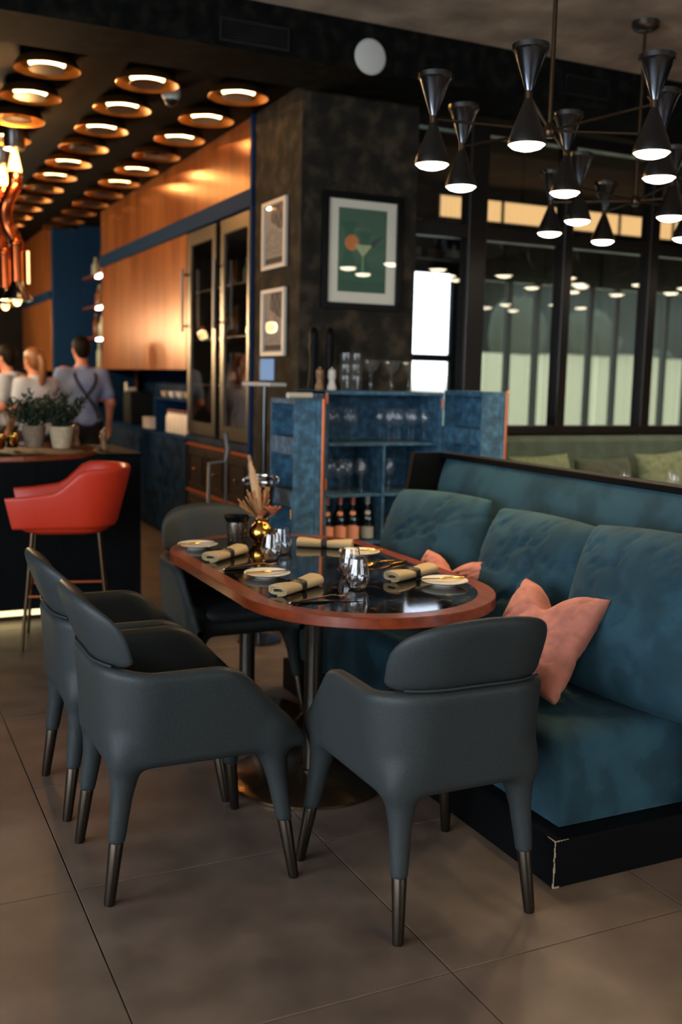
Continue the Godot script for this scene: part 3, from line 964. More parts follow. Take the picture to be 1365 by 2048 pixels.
func build_setting() -> void:
	var y := 0.7504
	var pg := "small white plates on the table"
	var pl := B.new().lathe([Vector2(0.0, 0.0), Vector2(0.045, 0.0), Vector2(0.047, 0.003), Vector2(0.064, 0.008), Vector2(0.086, 0.0165), Vector2(0.0885, 0.0185), Vector2(0.0875, 0.0195), Vector2(0.062, 0.0125), Vector2(0.046, 0.0095), Vector2(0.0, 0.0095)], 48)
	var p0 := solo("side_plate", pl, M.china, "small white plate beside the black patterned cup", "plate", Vector3(1.342, y, -4.262), 0.0, pg)
	copy_of(p0, Vector3(1.392, y, -3.545), 0, "small white plate between two rolled napkins on the armchair side")
	copy_of(p0, Vector3(1.965, y, -3.19), 0, "small white plate nearest the standing pink cushion")
	copy_of(p0, Vector3(1.945, y, -3.865), 0, "small white plate half hidden behind the tumblers")
	var ky := y + 0.0175
	var kg := "butter knives lying across the plates"
	make_knife("butter knife across the plate beside the black patterned cup", Vector3(1.345, ky, -4.25), 0.05, M.gold, M.black_satin, 0.185, kg)
	make_knife("butter knife across the plate between two rolled napkins", Vector3(1.40, ky, -3.535), 0.02, M.gold, M.black_satin, 0.195, kg)
	make_knife("butter knife across the plate nearest the standing pink cushion", Vector3(1.955, ky, -3.205), PI - 0.20, M.gold, M.black_satin, 0.195, kg)
	make_knife("butter knife across the plate half hidden behind the tumblers", Vector3(1.95, ky, -3.86), PI - 0.25, M.gold, M.black_satin, 0.185, kg)
	# napkins: the rolled end points at the seat
	var nk := make_napkin("rolled beige napkin with dark band between the cup's plate and its cutlery", Vector3(1.375, y, -3.985), 0.70)
	copy_of(nk, Vector3(1.402, y, -3.282), 0.60, "rolled beige napkin with dark band on the armchair side near the pair of tumblers")
	copy_of(nk, Vector3(1.912, y, -3.352), 0.42, "rolled beige napkin with dark band next to the plate by the standing pink cushion")
	copy_of(nk, Vector3(1.885, y, -4.092), -0.60, "rolled beige napkin with dark band nearest the wine trunk")
	var cg := "dinner cutlery on the table"
	make_knife("dark dinner knife with bright end beside the far armchair-side napkin", Vector3(1.40, y, -3.716), 0.0, M.black_satin, M.black_satin, 0.245, cg)
	make_fork("bronze fork lying by the far armchair-side napkin", Vector3(1.415, y, -3.748), 0.10, M.bronze, cg)
	make_knife("dark dinner knife with bright end at the rounded table end", Vector3(1.425, y, -3.068), -0.08, M.black_satin, M.black_satin, 0.265, cg)
	make_fork("bronze fork lying at the rounded table end", Vector3(1.43, y, -3.105), 0.14, M.bronze, cg)
	make_knife("gold handled dinner knife on the sofa side", Vector3(1.955, y, -3.60), PI + 0.45, M.gold, M.black_satin, 0.24, cg)
	make_fork("gold handled fork on the sofa side", Vector3(1.93, y, -3.635), PI + 0.38, M.gold, cg)
	# tumblers
	var tg := "clear stemless tumblers on the table"
	var tb := B.new().lathe(tumbler_profile(), 40)
	var g := solo("tumbler", tb, M.glass_solid, "clear tumbler beside the gold vase, the one nearer the armchairs", "glass", Vector3(1.535, y, -3.87), 0, tg)
	copy_of(g, Vector3(1.635, y, -4.0), 0, "clear tumbler beside the gold vase, the one nearer the sofa")
	copy_of(g, Vector3(1.622, y, -3.235), 0, "clear tumbler in the middle of the table, nearest the rounded end")
	copy_of(g, Vector3(1.695, y, -3.445), 0, "clear tumbler in the middle of the table, standing just behind another")
	# embossed black cup
	var c := thing("candle_cup", "black embossed metal cup with a wide rim beside the gold vase", "cup", Vector3(1.548, y, -4.325))
	var cb := B.new()
	cb.lathe([Vector2(0.0, 0.0), Vector2(0.040, 0.0), Vector2(0.0425, 0.003), Vector2(0.0495, 0.098), Vector2(0.0485, 0.101), Vector2(0.046, 0.098), Vector2(0.040, 0.010), Vector2(0.0, 0.008)], 40)
	part(c, "body", cb, M.cup)
	var em := B.new()
	for k in 12:
		for r in 5:
			var a := TAU * k / 12.0
			for s in [-1.0, 1.0]:
				var yy := 0.016 + r * 0.017
				var rad := 0.0428 + yy * 0.066
				var p := Vector3(cos(a + s * 0.11) * rad, yy + 0.009, sin(a + s * 0.11) * rad)
				var q := Vector3(cos(a) * (rad + 0.0008), yy, sin(a) * (rad + 0.0008))
				em.tube([p, q], [0.0008, 0.0026], 5)
	part(c, "leaf_relief", em, M.cup)
	part(c, "rim", B.new().lathe([Vector2(0.0475, 0.098), Vector2(0.053, 0.104), Vector2(0.060, 0.124), Vector2(0.062, 0.126), Vector2(0.060, 0.127), Vector2(0.052, 0.107), Vector2(0.044, 0.100)], 40), M.frame_black)
	# gold vase with dried flowers
	var v := thing("flower_vase", "small round gold vase with dried flowers and a pampas plume", "vase", Vector3(1.655, y, -4.30))
	part(v, "vase_body", B.new().lathe([Vector2(0.0, 0.0), Vector2(0.026, 0.0), Vector2(0.040, 0.010), Vector2(0.054, 0.034), Vector2(0.0565, 0.052), Vector2(0.050, 0.074), Vector2(0.035, 0.090), Vector2(0.027, 0.097), Vector2(0.026, 0.104), Vector2(0.030, 0.110), Vector2(0.0285, 0.110), Vector2(0.023, 0.103), Vector2(0.0, 0.096)], 40), M.gold)
	var rng := RandomNumberGenerator.new()
	rng.seed = 77
	# pampas plume: a core with many fine bristles
	var pp := B.new()
	var a0 := Vector3(0.005, 0.09, 0.0)
	var a1 := Vector3(-0.055, 0.385, -0.012)
	pp.tube([a0, a0.lerp(a1, 0.15), a0.lerp(a1, 0.35), a0.lerp(a1, 0.6), a0.lerp(a1, 0.85), a1], [0.003, 0.009, 0.018, 0.0175, 0.012, 0.002], 10)
	for i in 420:
		var s := 0.12 + 0.86 * rng.randf()
		var c0 := a0.lerp(a1, s)
		var wd := 0.019 * sin(clampf((s - 0.05) * 1.05, 0, 1) * PI * 0.93)
		var an := rng.randf() * TAU
		var o := Vector3(cos(an), 0.2, sin(an)) * wd
		pp.tube([c0, c0 + o * 1.1 + Vector3(-0.006, 0.028, -0.001)], [0.0012, 0.0003], 3, false)
	part(v, "pampas_plume", pp, M.pampas)
	# dried grass fan to the left
	var gf := B.new()
	for i in 60:
		var an := lerpf(-1.15, 0.35, rng.randf())
		var l := 0.10 + 0.075 * rng.randf()
		var e := Vector3(sin(an) * l * 0.75, 0.10 + cos(an) * l, (rng.randf() - 0.5) * 0.10)
		gf.tube([Vector3(0, 0.10, 0), e * 0.7 + Vector3(0, 0.03, 0), e], [0.001, 0.0012, 0.0035], 5)
	part(v, "dried_grass", gf, M.dried)
	# rose heads made of petals
	for q in [[Vector3(0.046, 0.150, 0.03), 0.034], [Vector3(-0.012, 0.14, 0.045), 0.020], [Vector3(0.02, 0.20, -0.02), 0.024]]:
		var fl := B.new()
		fl.tube([Vector3(0, 0.1, 0), q[0] - Vector3(0, 0.02, 0)], 0.0018, 6)
		var stem := part(v, "stem", fl, M.dried)
		for r in 2:
			for k in 5:
				var an := TAU * (k + r * 0.5) / 5.0
				var pt := B.new()
				var R: float = q[1] * (1.0 - r * 0.4)
				pt.grid(5, 5, func(uu: float, vv: float) -> Vector3:
					var w := (uu - 0.5) * 1.3
					var hgt: float = vv
					var rad := R * (0.25 + 0.75 * hgt + 0.25 * hgt * hgt)
					var aa := an + w * (0.5 + 0.5 * sin(hgt * PI * 0.8))
					return q[0] + Vector3(cos(aa) * rad, R * (hgt * 1.1 - 0.6) + 0.15 * R * sin(uu * 9.0) * hgt, sin(aa) * rad))
				part(stem, "petal", pt, M.petal)
	var lf := B.new()
	lf.ball(Vector3(-0.018, 0.125, 0.035), Vector3(0.016, 0.009, 0.010), 12, 8)
	part(v, "seed_pod", lf, M.dried)

# ------------------------------------------------------------------ the room
func hole_wall_x(x0: float, x1: float, z0: float, z1: float, h: float, holes: Array) -> B:
	# a wall of thickness x0..x1 running along z, with rectangular openings [za, zb, ya, yb] sorted by z
	var b := B.new()
	var z := z0
	for o in holes:
		b.bb(Vector3(x0, 0, z), Vector3(x1, h, o[0]))
		if o[2] > 0.0:
			b.bb(Vector3(x0, 0, o[0]), Vector3(x1, o[2], o[1]))
		b.bb(Vector3(x0, o[3], o[0]), Vector3(x1, h, o[1]))
		z = o[1]
	b.bb(Vector3(x0, 0, z), Vector3(x1, h, z1))
	return b

func hole_wall_z(z0: float, z1: float, x0: float, x1: float, h: float, holes: Array) -> B:
	var b := B.new()
	var x := x0
	for o in holes:
		b.bb(Vector3(x, 0, z0), Vector3(o[0], h, z1))
		if o[2] > 0.0:
			b.bb(Vector3(o[0], 0, z0), Vector3(o[1], o[2], z1))
		b.bb(Vector3(o[0], o[3], z0), Vector3(o[1], h, z1))
		x = o[1]
	b.bb(Vector3(x, 0, z0), Vector3(x1, h, z1))
	return b

func window_frame_x(n: int, x: float, za: float, zb: float, ya: float, yb: float, bars: int) -> void:
	var b := B.new()
	var w := 0.03
	for y in [ya + w, yb - w]:
		b.bb(Vector3(x - 0.03, y - w, za), Vector3(x + 0.03, y + w, zb))
	for i in bars + 1:
		var z := lerpf(za + w, zb - w, float(i) / bars)
		b.bb(Vector3(x - 0.03, ya, z - w), Vector3(x + 0.03, yb, z + w))
	var o := structure("window_%d" % n, b, M.black_metal)
	for i in bars:
		part(o, "pane", B.new().bb(Vector3(x - 0.004, ya + 0.06, lerpf(za + w, zb - w, float(i) / bars) + w), Vector3(x + 0.004, yb - 0.06, lerpf(za + w, zb - w, float(i + 1) / bars) - w)), M.pane)

func window_frame_z(n: int, z: float, xa: float, xb: float, ya: float, yb: float, bars: int) -> void:
	var b := B.new()
	var w := 0.03
	for y in [ya + w, yb - w]:
		b.bb(Vector3(xa, y - w, z - 0.03), Vector3(xb, y + w, z + 0.03))
	for i in bars + 1:
		var x := lerpf(xa + w, xb - w, float(i) / bars)
		b.bb(Vector3(x - w, ya, z - 0.03), Vector3(x + w, yb, z + 0.03))
	var o := structure("window_%d" % n, b, M.black_metal)
	for i in bars:
		part(o, "pane", B.new().bb(Vector3(lerpf(xa + w, xb - w, float(i) / bars) + w, ya + 0.06, z - 0.004), Vector3(lerpf(xa + w, xb - w, float(i + 1) / bars) - w, yb - 0.06, z + 0.004)), M.pane)

func daylight(at: Vector3, size: Vector2, turn: float, energy: float, color := Color(0.90, 0.95, 1.0)) -> void:
	var a := AreaLight3D.new()
	a.name = numbered("window_daylight")
	a.area_size = size
	a.area_normalize_energy = false
	a.light_energy = energy
	a.light_color = color
	a.shadow_enabled = true
	a.area_range = 30.0
	add_child(a)
	a.position = at
	a.rotation.y = turn

const XL := -3.6
const XR := 9.6
const ZB := 5.0
const ZF := -15.8
const LEFT_WINDOWS := [[-3.3, -1.1, 0.5, 2.9], [-0.6, 1.6, 0.5, 2.9], [2.1, 4.3, 0.5, 2.9]]
const REAR_WINDOWS := [[2.6, 5.0, 0.9, 2.7], [5.8, 8.2, 0.9, 2.7]]
const FAR_WINDOWS := [[4.95, 5.68, 0.35, 2.66], [5.95, 9.3, 0.35, 2.62]]

func build_room() -> void:
	# floor: tiles with open joints over a bed of grout
	var fl := structure("floor", B.new().bb(Vector3(XL, -0.20, ZF), Vector3(XR, -0.012, ZB)), M.grout)
	var tm := B.new().box(Vector3(0, -0.0065, 0), Vector3(0.796, 0.013, 0.796), 0.0009).mesh()
	var rest := B.new()
	var rng := RandomNumberGenerator.new()
	rng.seed = 2
	for i in range(-6, 12):
		for j in range(-16, 10):
			var x := 0.53 + 0.8 * i + 0.4
			var z := -2.855 + 0.8 * j + 0.4
			if x - 0.4 < XL or x + 0.4 > XR or z - 0.4 < ZF or z + 0.4 > ZB:
				continue
			if x > -1.4 and z < 0.1 and z > -12.5 and x < 8.2 and not (x > 3.4 and z < -6.4) and not (x > 2.7 and z < -7.2) and not (x < 1.0 and z < -7.2):
				var o := part(fl, "tile", tm, M.tile[rng.randi() % 3])
				o.position = Vector3(x, 0, z)
			else:
				rest.bb(Vector3(x - 0.398, -0.012, z - 0.398), Vector3(x + 0.398, 0.0, z + 0.398))
	var ro := part(fl, "outer_tiles", rest, M.tile[0])
	ro.set_meta("kind", "stuff")
	# ceilings and the beam between dining room and bar
	structure("ceiling", B.new().bb(Vector3(XL, 3.54, -5.5), Vector3(XR, 3.74, ZB)), M.concrete)
	structure("trim_1", B.new().bb(Vector3(XL, 3.275, -6.02), Vector3(XR, 3.74, -5.5)), M.beam)
	structure("ceiling_bar", B.new().bb(Vector3(XL, 3.335, ZF), Vector3(3.44, 3.55, -6.02)), M.black_ceiling)
	structure("ceiling_lounge", B.new().bb(Vector3(3.44, 3.42, -9.3), Vector3(XR, 3.6, -6.02)), M.black_ceiling)
	# outer walls
	structure("wall_left", hole_wall_x(XL - 0.25, XL, ZF, ZB, 3.75, LEFT_WINDOWS), M.light_wall)
	structure("wall_rear", hole_wall_z(ZB, ZB + 0.25, XL - 0.25, XR + 0.25, 3.75, REAR_WINDOWS), M.light_wall)
	structure("wall_right", B.new().bb(Vector3(XR, 0, -9.3), Vector3(XR + 0.25, 3.75, ZB)), M.dark_wall)
	structure("wall_bar_end", B.new().bb(Vector3(XL, 0, ZF - 0.2), Vector3(3.44, 3.55, ZF)), M.dark_wall)
	structure("wall_bar", B.new().bb(Vector3(3.22, 0, ZF), Vector3(3.44, 3.42, -6.955)), M.dark_wall)
	structure("wall_front", hole_wall_z(-9.3, -9.1, 3.44, XR + 0.25, 3.6, FAR_WINDOWS), M.dark_wall)
	structure("wall_column", B.new().bb(Vector3(2.6, 0, -6.95), Vector3(3.445, 3.335, -6.11), 0.006), M.column)
	var n := 1
	for w in LEFT_WINDOWS:
		window_frame_x(n, XL - 0.12, w[0], w[1], w[2], w[3], 3)
		n += 1
	for w in REAR_WINDOWS:
		window_frame_z(n, ZB + 0.12, w[0], w[1], w[2], w[3], 3)
		n += 1
	window_frame_z(n, -9.2, FAR_WINDOWS[0][0], FAR_WINDOWS[0][1], FAR_WINDOWS[0][2], FAR_WINDOWS[0][3], 1)
	var tr := structure("trim_2", B.new().bb(Vector3(4.95, 1.70, -9.235), Vector3(5.68, 1.775, -9.165)), M.black_metal)
	tr.name = "trim_2"
	window_frame_z(n + 1, -9.2, FAR_WINDOWS[1][0], FAR_WINDOWS[1][1], FAR_WINDOWS[1][2], FAR_WINDOWS[1][3], 9)
	# ground outside
	structure("ground_outside", B.new().bb(Vector3(-40, -0.4, -60), Vector3(50, -0.25, -9.6)), mat(Color(0.44, 0.50, 0.34), 0.95))
	# invented grass bank and hedge: make the curtain view bright below, dark above
	var bk := B.new()
	var bn := FastNoiseLite.new()
	bn.seed = 13
	bn.frequency = 0.25
	bk.grid(40, 16, func(u: float, v: float) -> Vector3:
		var z := lerpf(-10.8, -20.0, v)
		var x := lerpf(-z * 0.652, 60.0, u)
		return Vector3(x, -0.248 + 2.45 * smoothstep(0.0, 1.0, v) + 0.12 * bn.get_noise_2d(x, z) * v, z))
	structure("ground_added_bank", bk, mat(Color(0.60, 0.56, 0.38), 0.95))
	var hb := B.new()
	hb.grid(90, 14, func(u: float, v: float) -> Vector3:
		var x := lerpf(14.35, 64.0, u)
		var y := 1.9 + 6.5 * v
		return Vector3(x, y, -20.4 - 1.6 * v + 0.5 * bn.get_noise_2d(x * 4.0, y * 4.0)))
	hb.grid(90, 2, func(u: float, v: float) -> Vector3:
		var x := lerpf(14.35, 64.0, u)
		return Vector3(x, 8.4 - 8.4 * v * v, -22.0 + 0.5 * bn.get_noise_2d(x * 4.0, 33.6) * (1.0 - v) - 0.3 * v))
	for k in 11:  # added shrubs, to break up the hard bright line of the bank
		var sn := FastNoiseLite.new()
		sn.seed = 60 + k
		sn.frequency = 0.8
		var sw := 0.75 + 0.25 * sin(k * 2.4)
		var sh2 := 0.55 + 0.35 * sin(k * 1.7 + 1.0)
		var sb2 := B.new()
		sb2.grid(20, 12, func(u: float, v: float) -> Vector3:
			var a := TAU * (0.0 if u > 0.9999 else u)
			var dd := Vector3(cos(a) * sin(PI * v), -cos(PI * v), sin(a) * sin(PI * v))
			return Vector3(dd.x * sw, sh2 * (0.72 + dd.y), dd.z * 0.5) * (1.0 + 0.16 * sn.get_noise_3dv(dd * 4.0)))
		solo("added_shrub", sb2, M.shrub, "added rounded olive green shrub breaking the bright edge of the grass bank before the hedge", "shrub", Vector3(13.9 + k * 2.05, 2.02, -19.75), 0, "added shrubs on the grass bank")
	solo("added_hedge", hb, M.hedge, "added tall dark hedge blocking the sky above the bank outside the curtained windows", "hedge")
	# beam fittings: two air grilles and a round speaker
	for g in [[1.84, 2.25, 3.300, 3.425, "black louvred air grille in the beam above the bar lights"], [4.145, 4.50, 3.330, 3.455, "black louvred air grille in the beam behind the pendant lamps"]]:
		var t := thing("air_grille", g[4], "vent", Vector3((g[0] + g[1]) * 0.5, g[2], -5.5), 0, "air grilles in the beam")
		var hw: float = (g[1] - g[0]) * 0.5
		var hh: float = g[3] - g[2]
		var fr := B.new()
		fr.bb(Vector3(-hw, 0, 0), Vector3(hw, 0.012, 0.012))
		fr.bb(Vector3(-hw, hh - 0.012, 0), Vector3(hw, hh, 0.012))
		fr.bb(Vector3(-hw, 0.012, 0), Vector3(-hw + 0.012, hh - 0.012, 0.012))
		fr.bb(Vector3(hw - 0.012, 0.012, 0), Vector3(hw, hh - 0.012, 0.012))
		part(t, "grille_frame", fr, M.black_plastic)
		for k in 7:
			var y := 0.018 + k * (hh - 0.036) / 6.0
			part(t, "slat", B.new().box(Vector3(0, y, 0.005), Vector3(hw * 2 - 0.026, 0.005, 0.008)), M.black_plastic)
	var sp := thing("ceiling_speaker", "round white speaker on the dark beam", "speaker", Vector3(2.757, 3.352, -5.5))
	var sb := B.new()
	sb.xf = Transform3D(Basis(Vector3.RIGHT, PI / 2), Vector3.ZERO)
	sb.lathe([Vector2(0.0, 0.0), Vector2(0.094, 0.0), Vector2(0.096, 0.006), Vector2(0.092, 0.014), Vector2(0.084, 0.016), Vector2(0.0, 0.018)], 40)
	part(sp, "grille", sb, M.white_plastic)
	var rg := B.new()
	rg.xf = Transform3D(Basis(Vector3.RIGHT, PI / 2), Vector3.ZERO)
	rg.lathe([Vector2(0.092, 0.0), Vector2(0.099, 0.0), Vector2(0.100, 0.010), Vector2(0.0965, 0.012), Vector2(0.0965, 0.0)], 40)
	part(sp, "rim", rg, M.white_plastic)

# ------------------------------------------------------------------ pendant lamps with double cones
func make_chandelier(label: String, at: Vector3, angles: Array, radius: float) -> void:
	var t := thing("chandelier", label, "chandelier", at, 0.0, "chandeliers with black double-cone lamps")
	# origin at the ceiling; hub 0.98 below
	var hub := Vector3(0, -0.98, 0)
	part(t, "canopy", B.new().lathe([Vector2(0.0, -0.045), Vector2(0.055, -0.045), Vector2(0.075, -0.030), Vector2(0.078, 0.0), Vector2(0.0, 0.0)], 28), M.dark_metal)
	part(t, "rod", B.new().tube([Vector3(0, -0.04, 0), hub], 0.0095, 12), M.bronze)
	part(t, "hub", B.new().lathe([Vector2(0.0, -0.03), Vector2(0.016, -0.03), Vector2(0.026, -0.015), Vector2(0.026, 0.015), Vector2(0.014, 0.03), Vector2(0.0, 0.03)], 20, hub), M.bronze)
	for a in angles:
		var e := Vector3(cos(a) * radius, hub.y + 0.015, sin(a) * radius)
		part(t, "arm", B.new().tube([hub, e], 0.006, 8), M.bronze)
		var lo := B.new()
		lo.lathe([Vector2(0.070, -0.182), Vector2(0.073, -0.182), Vector2(0.0735, -0.170), Vector2(0.062, -0.135), Vector2(0.030, -0.055), Vector2(0.013, -0.012), Vector2(0.012, 0.0), Vector2(0.0, 0.0)], 28, e)
		lo.lathe([Vector2(0.0, -0.03), Vector2(0.028, -0.06), Vector2(0.070, -0.182)], 28, e)
		var sh := part(t, "lamp_shade", lo, M.black_metal)
		var up := B.new()
		up.lathe([Vector2(0.0, 0.0), Vector2(0.012, 0.0), Vector2(0.014, 0.012), Vector2(0.062, 0.152), Vector2(0.070, 0.160), Vector2(0.070, 0.178), Vector2(0.062, 0.182), Vector2(0.0, 0.176)], 28, e)
		part(sh, "upper_cone", up, M.gunmetal, "polished dark metal upper cone")
		part(sh, "joint", B.new().lathe([Vector2(0.0, -0.014), Vector2(0.015, -0.014), Vector2(0.015, 0.014), Vector2(0.0, 0.014)], 16, e), M.bronze)
		var df := B.new().lathe([Vector2(0.0, -0.203), Vector2(0.030, -0.200), Vector2(0.055, -0.192), Vector2(0.0685, -0.180), Vector2(0.0685, -0.174), Vector2(0.0, -0.174)], 28, e)
		part(sh, "lamp_diffuser", df, M.lamp_white, "glowing white lamp disc")
		var s := SpotLight3D.new()
		s.name = "lamp_spot"
		s.light_color = Color(1.0, 0.86, 0.66)
		s.light_energy = LAMP
		s.light_size = 0.06
		s.spot_angle = 62.0
		s.spot_angle_attenuation = 0.6
		s.spot_range = 12.0
		s.spot_attenuation = 2.0
		s.shadow_enabled = true
		t.add_child(s, true)
		s.position = e + Vector3(0, -0.21, 0)
		s.rotation.x = -PI / 2

const LAMP := 0.9

func six(first: float) -> Array:
	var o := []
	for k in 6:
		o.append(deg_to_rad(first + 60.0 * k))
	return o

func build_chandeliers() -> void:
	var h := 3.54
	make_chandelier("black six-lamp chandelier hanging over the sofa", Vector3(2.68, h, -3.64), six(15.8), 0.505)
	make_chandelier("black six-lamp chandelier hanging over the bench table next to the column", Vector3(4.11, h, -4.73), six(-11.0), 0.49)
	make_chandelier("black six-lamp chandelier hanging over the bench table in the middle of the glass wall", Vector3(5.38, h, -4.74), six(48.0 - 6.0), 0.56)
	make_chandelier("black six-lamp chandelier hanging over the bench table by the right wall", Vector3(6.62, h, -4.74), six(0.0), 0.54)
	make_chandelier("black six-lamp chandelier in the open room by the right wall", Vector3(7.35, h, -2.25), six(20.0), 0.56)
	make_chandelier("black six-lamp chandelier in the open room far from the glass wall", Vector3(1.95, h, 0.15), six(7.0), 0.5)

# ------------------------------------------------------------------ bar lights
func ring_mesh_parts() -> Dictionary:
	var d := {}
	# brass bowl open downwards, a dark disc in its mouth, the lamp above the disc
	var dish := B.new()
	dish.lathe([Vector2(0.0, -0.004), Vector2(0.125, -0.005), Vector2(0.160, -0.022), Vector2(0.186, -0.066), Vector2(0.191, -0.070), Vector2(0.195, -0.066), Vector2(0.168, -0.016), Vector2(0.130, 0.0), Vector2(0.0, 0.0)], 40)
	d.dish = dish.mesh()
	var disc := B.new()
	disc.lathe([Vector2(0.0, -0.070), Vector2(0.104, -0.069), Vector2(0.108, -0.065), Vector2(0.104, -0.061), Vector2(0.0, -0.061)], 32)
	disc.tube([Vector3(0, -0.062, 0), Vector3(0, -0.012, 0)], 0.005, 8)
	d.disc = disc.mesh()
	var ring := B.new()
	ring.lathe([Vector2(0.020, -0.036), Vector2(0.106, -0.036), Vector2(0.106, -0.010), Vector2(0.020, -0.010), Vector2(0.020, -0.036)], 36)
	d.ring = ring.mesh()
	return d

func build_bar_lights() -> void:
	var d := ring_mesh_parts()
	var lit := [[0, 0], [0, 1], [1, 0], [1, 1], [1, 2], [2, 0], [2, 1], [2, 2], [1, 4], [1, 5], [2, 4], [2, 5], [0, 3], [0, 4], [0, 6]]
	var xs := [1.085, 1.685, 2.275]
	for i in 3:
		for j in 11:
			var on: bool = [i, j] in lit
			var at := Vector3(xs[i] + 0.006 * j, 3.3345, -6.40 - 0.675 * j)
			var ordinal: String = ["first", "second", "third", "fourth", "fifth", "sixth", "seventh", "eighth", "ninth", "tenth", "eleventh"][j]
			var row: String = ["in the row over the bar counter", "in the middle row", "in the row along the orange cabinets"][i]
			var lab := "%s brass dish ceiling light %s, %s from the beam" % ["lit" if on else "unlit", row, ordinal]
			var t := thing("dish_light", lab, "ceiling light", at, 0, "lit brass dish lights on the bar ceiling" if on else "unlit brass dish lights on the bar ceiling")
			part(t, "dish", d.dish, M.dish_brass)
			part(t, "cover_disc", d.disc, M.dish_dark)
			part(t, "lamp_plate", d.ring, M.lamp_ring if on else M.dish_dark)
			if on:
				var o := OmniLight3D.new()
				o.name = "ring_glow"
				o.light_color = Color(1.0, 0.74, 0.42)
				o.light_energy = RING
				o.light_size = 0.008
				o.omni_range = 15.0
				o.omni_attenuation = 2.0
				o.shadow_enabled = true
				t.add_child(o, true)
				o.position = Vector3(0, -0.049, 0.05)
	# camera dome
	var c := thing("security_camera", "white dome security camera between the brass dish lights", "camera", Vector3(1.905, 3.335, -6.65))
	part(c, "housing", B.new().lathe([Vector2(0.045, -0.075), Vector2(0.060, -0.05), Vector2(0.062, -0.01), Vector2(0.058, 0.0), Vector2(0.0, 0.0)], 28), M.white_plastic)
	part(c, "dome", B.new().lathe([Vector2(0.0, -0.112), Vector2(0.02, -0.109), Vector2(0.038, -0.095), Vector2(0.046, -0.074)], 24), M.black_plastic, "dark camera dome")

const RING := 0.30

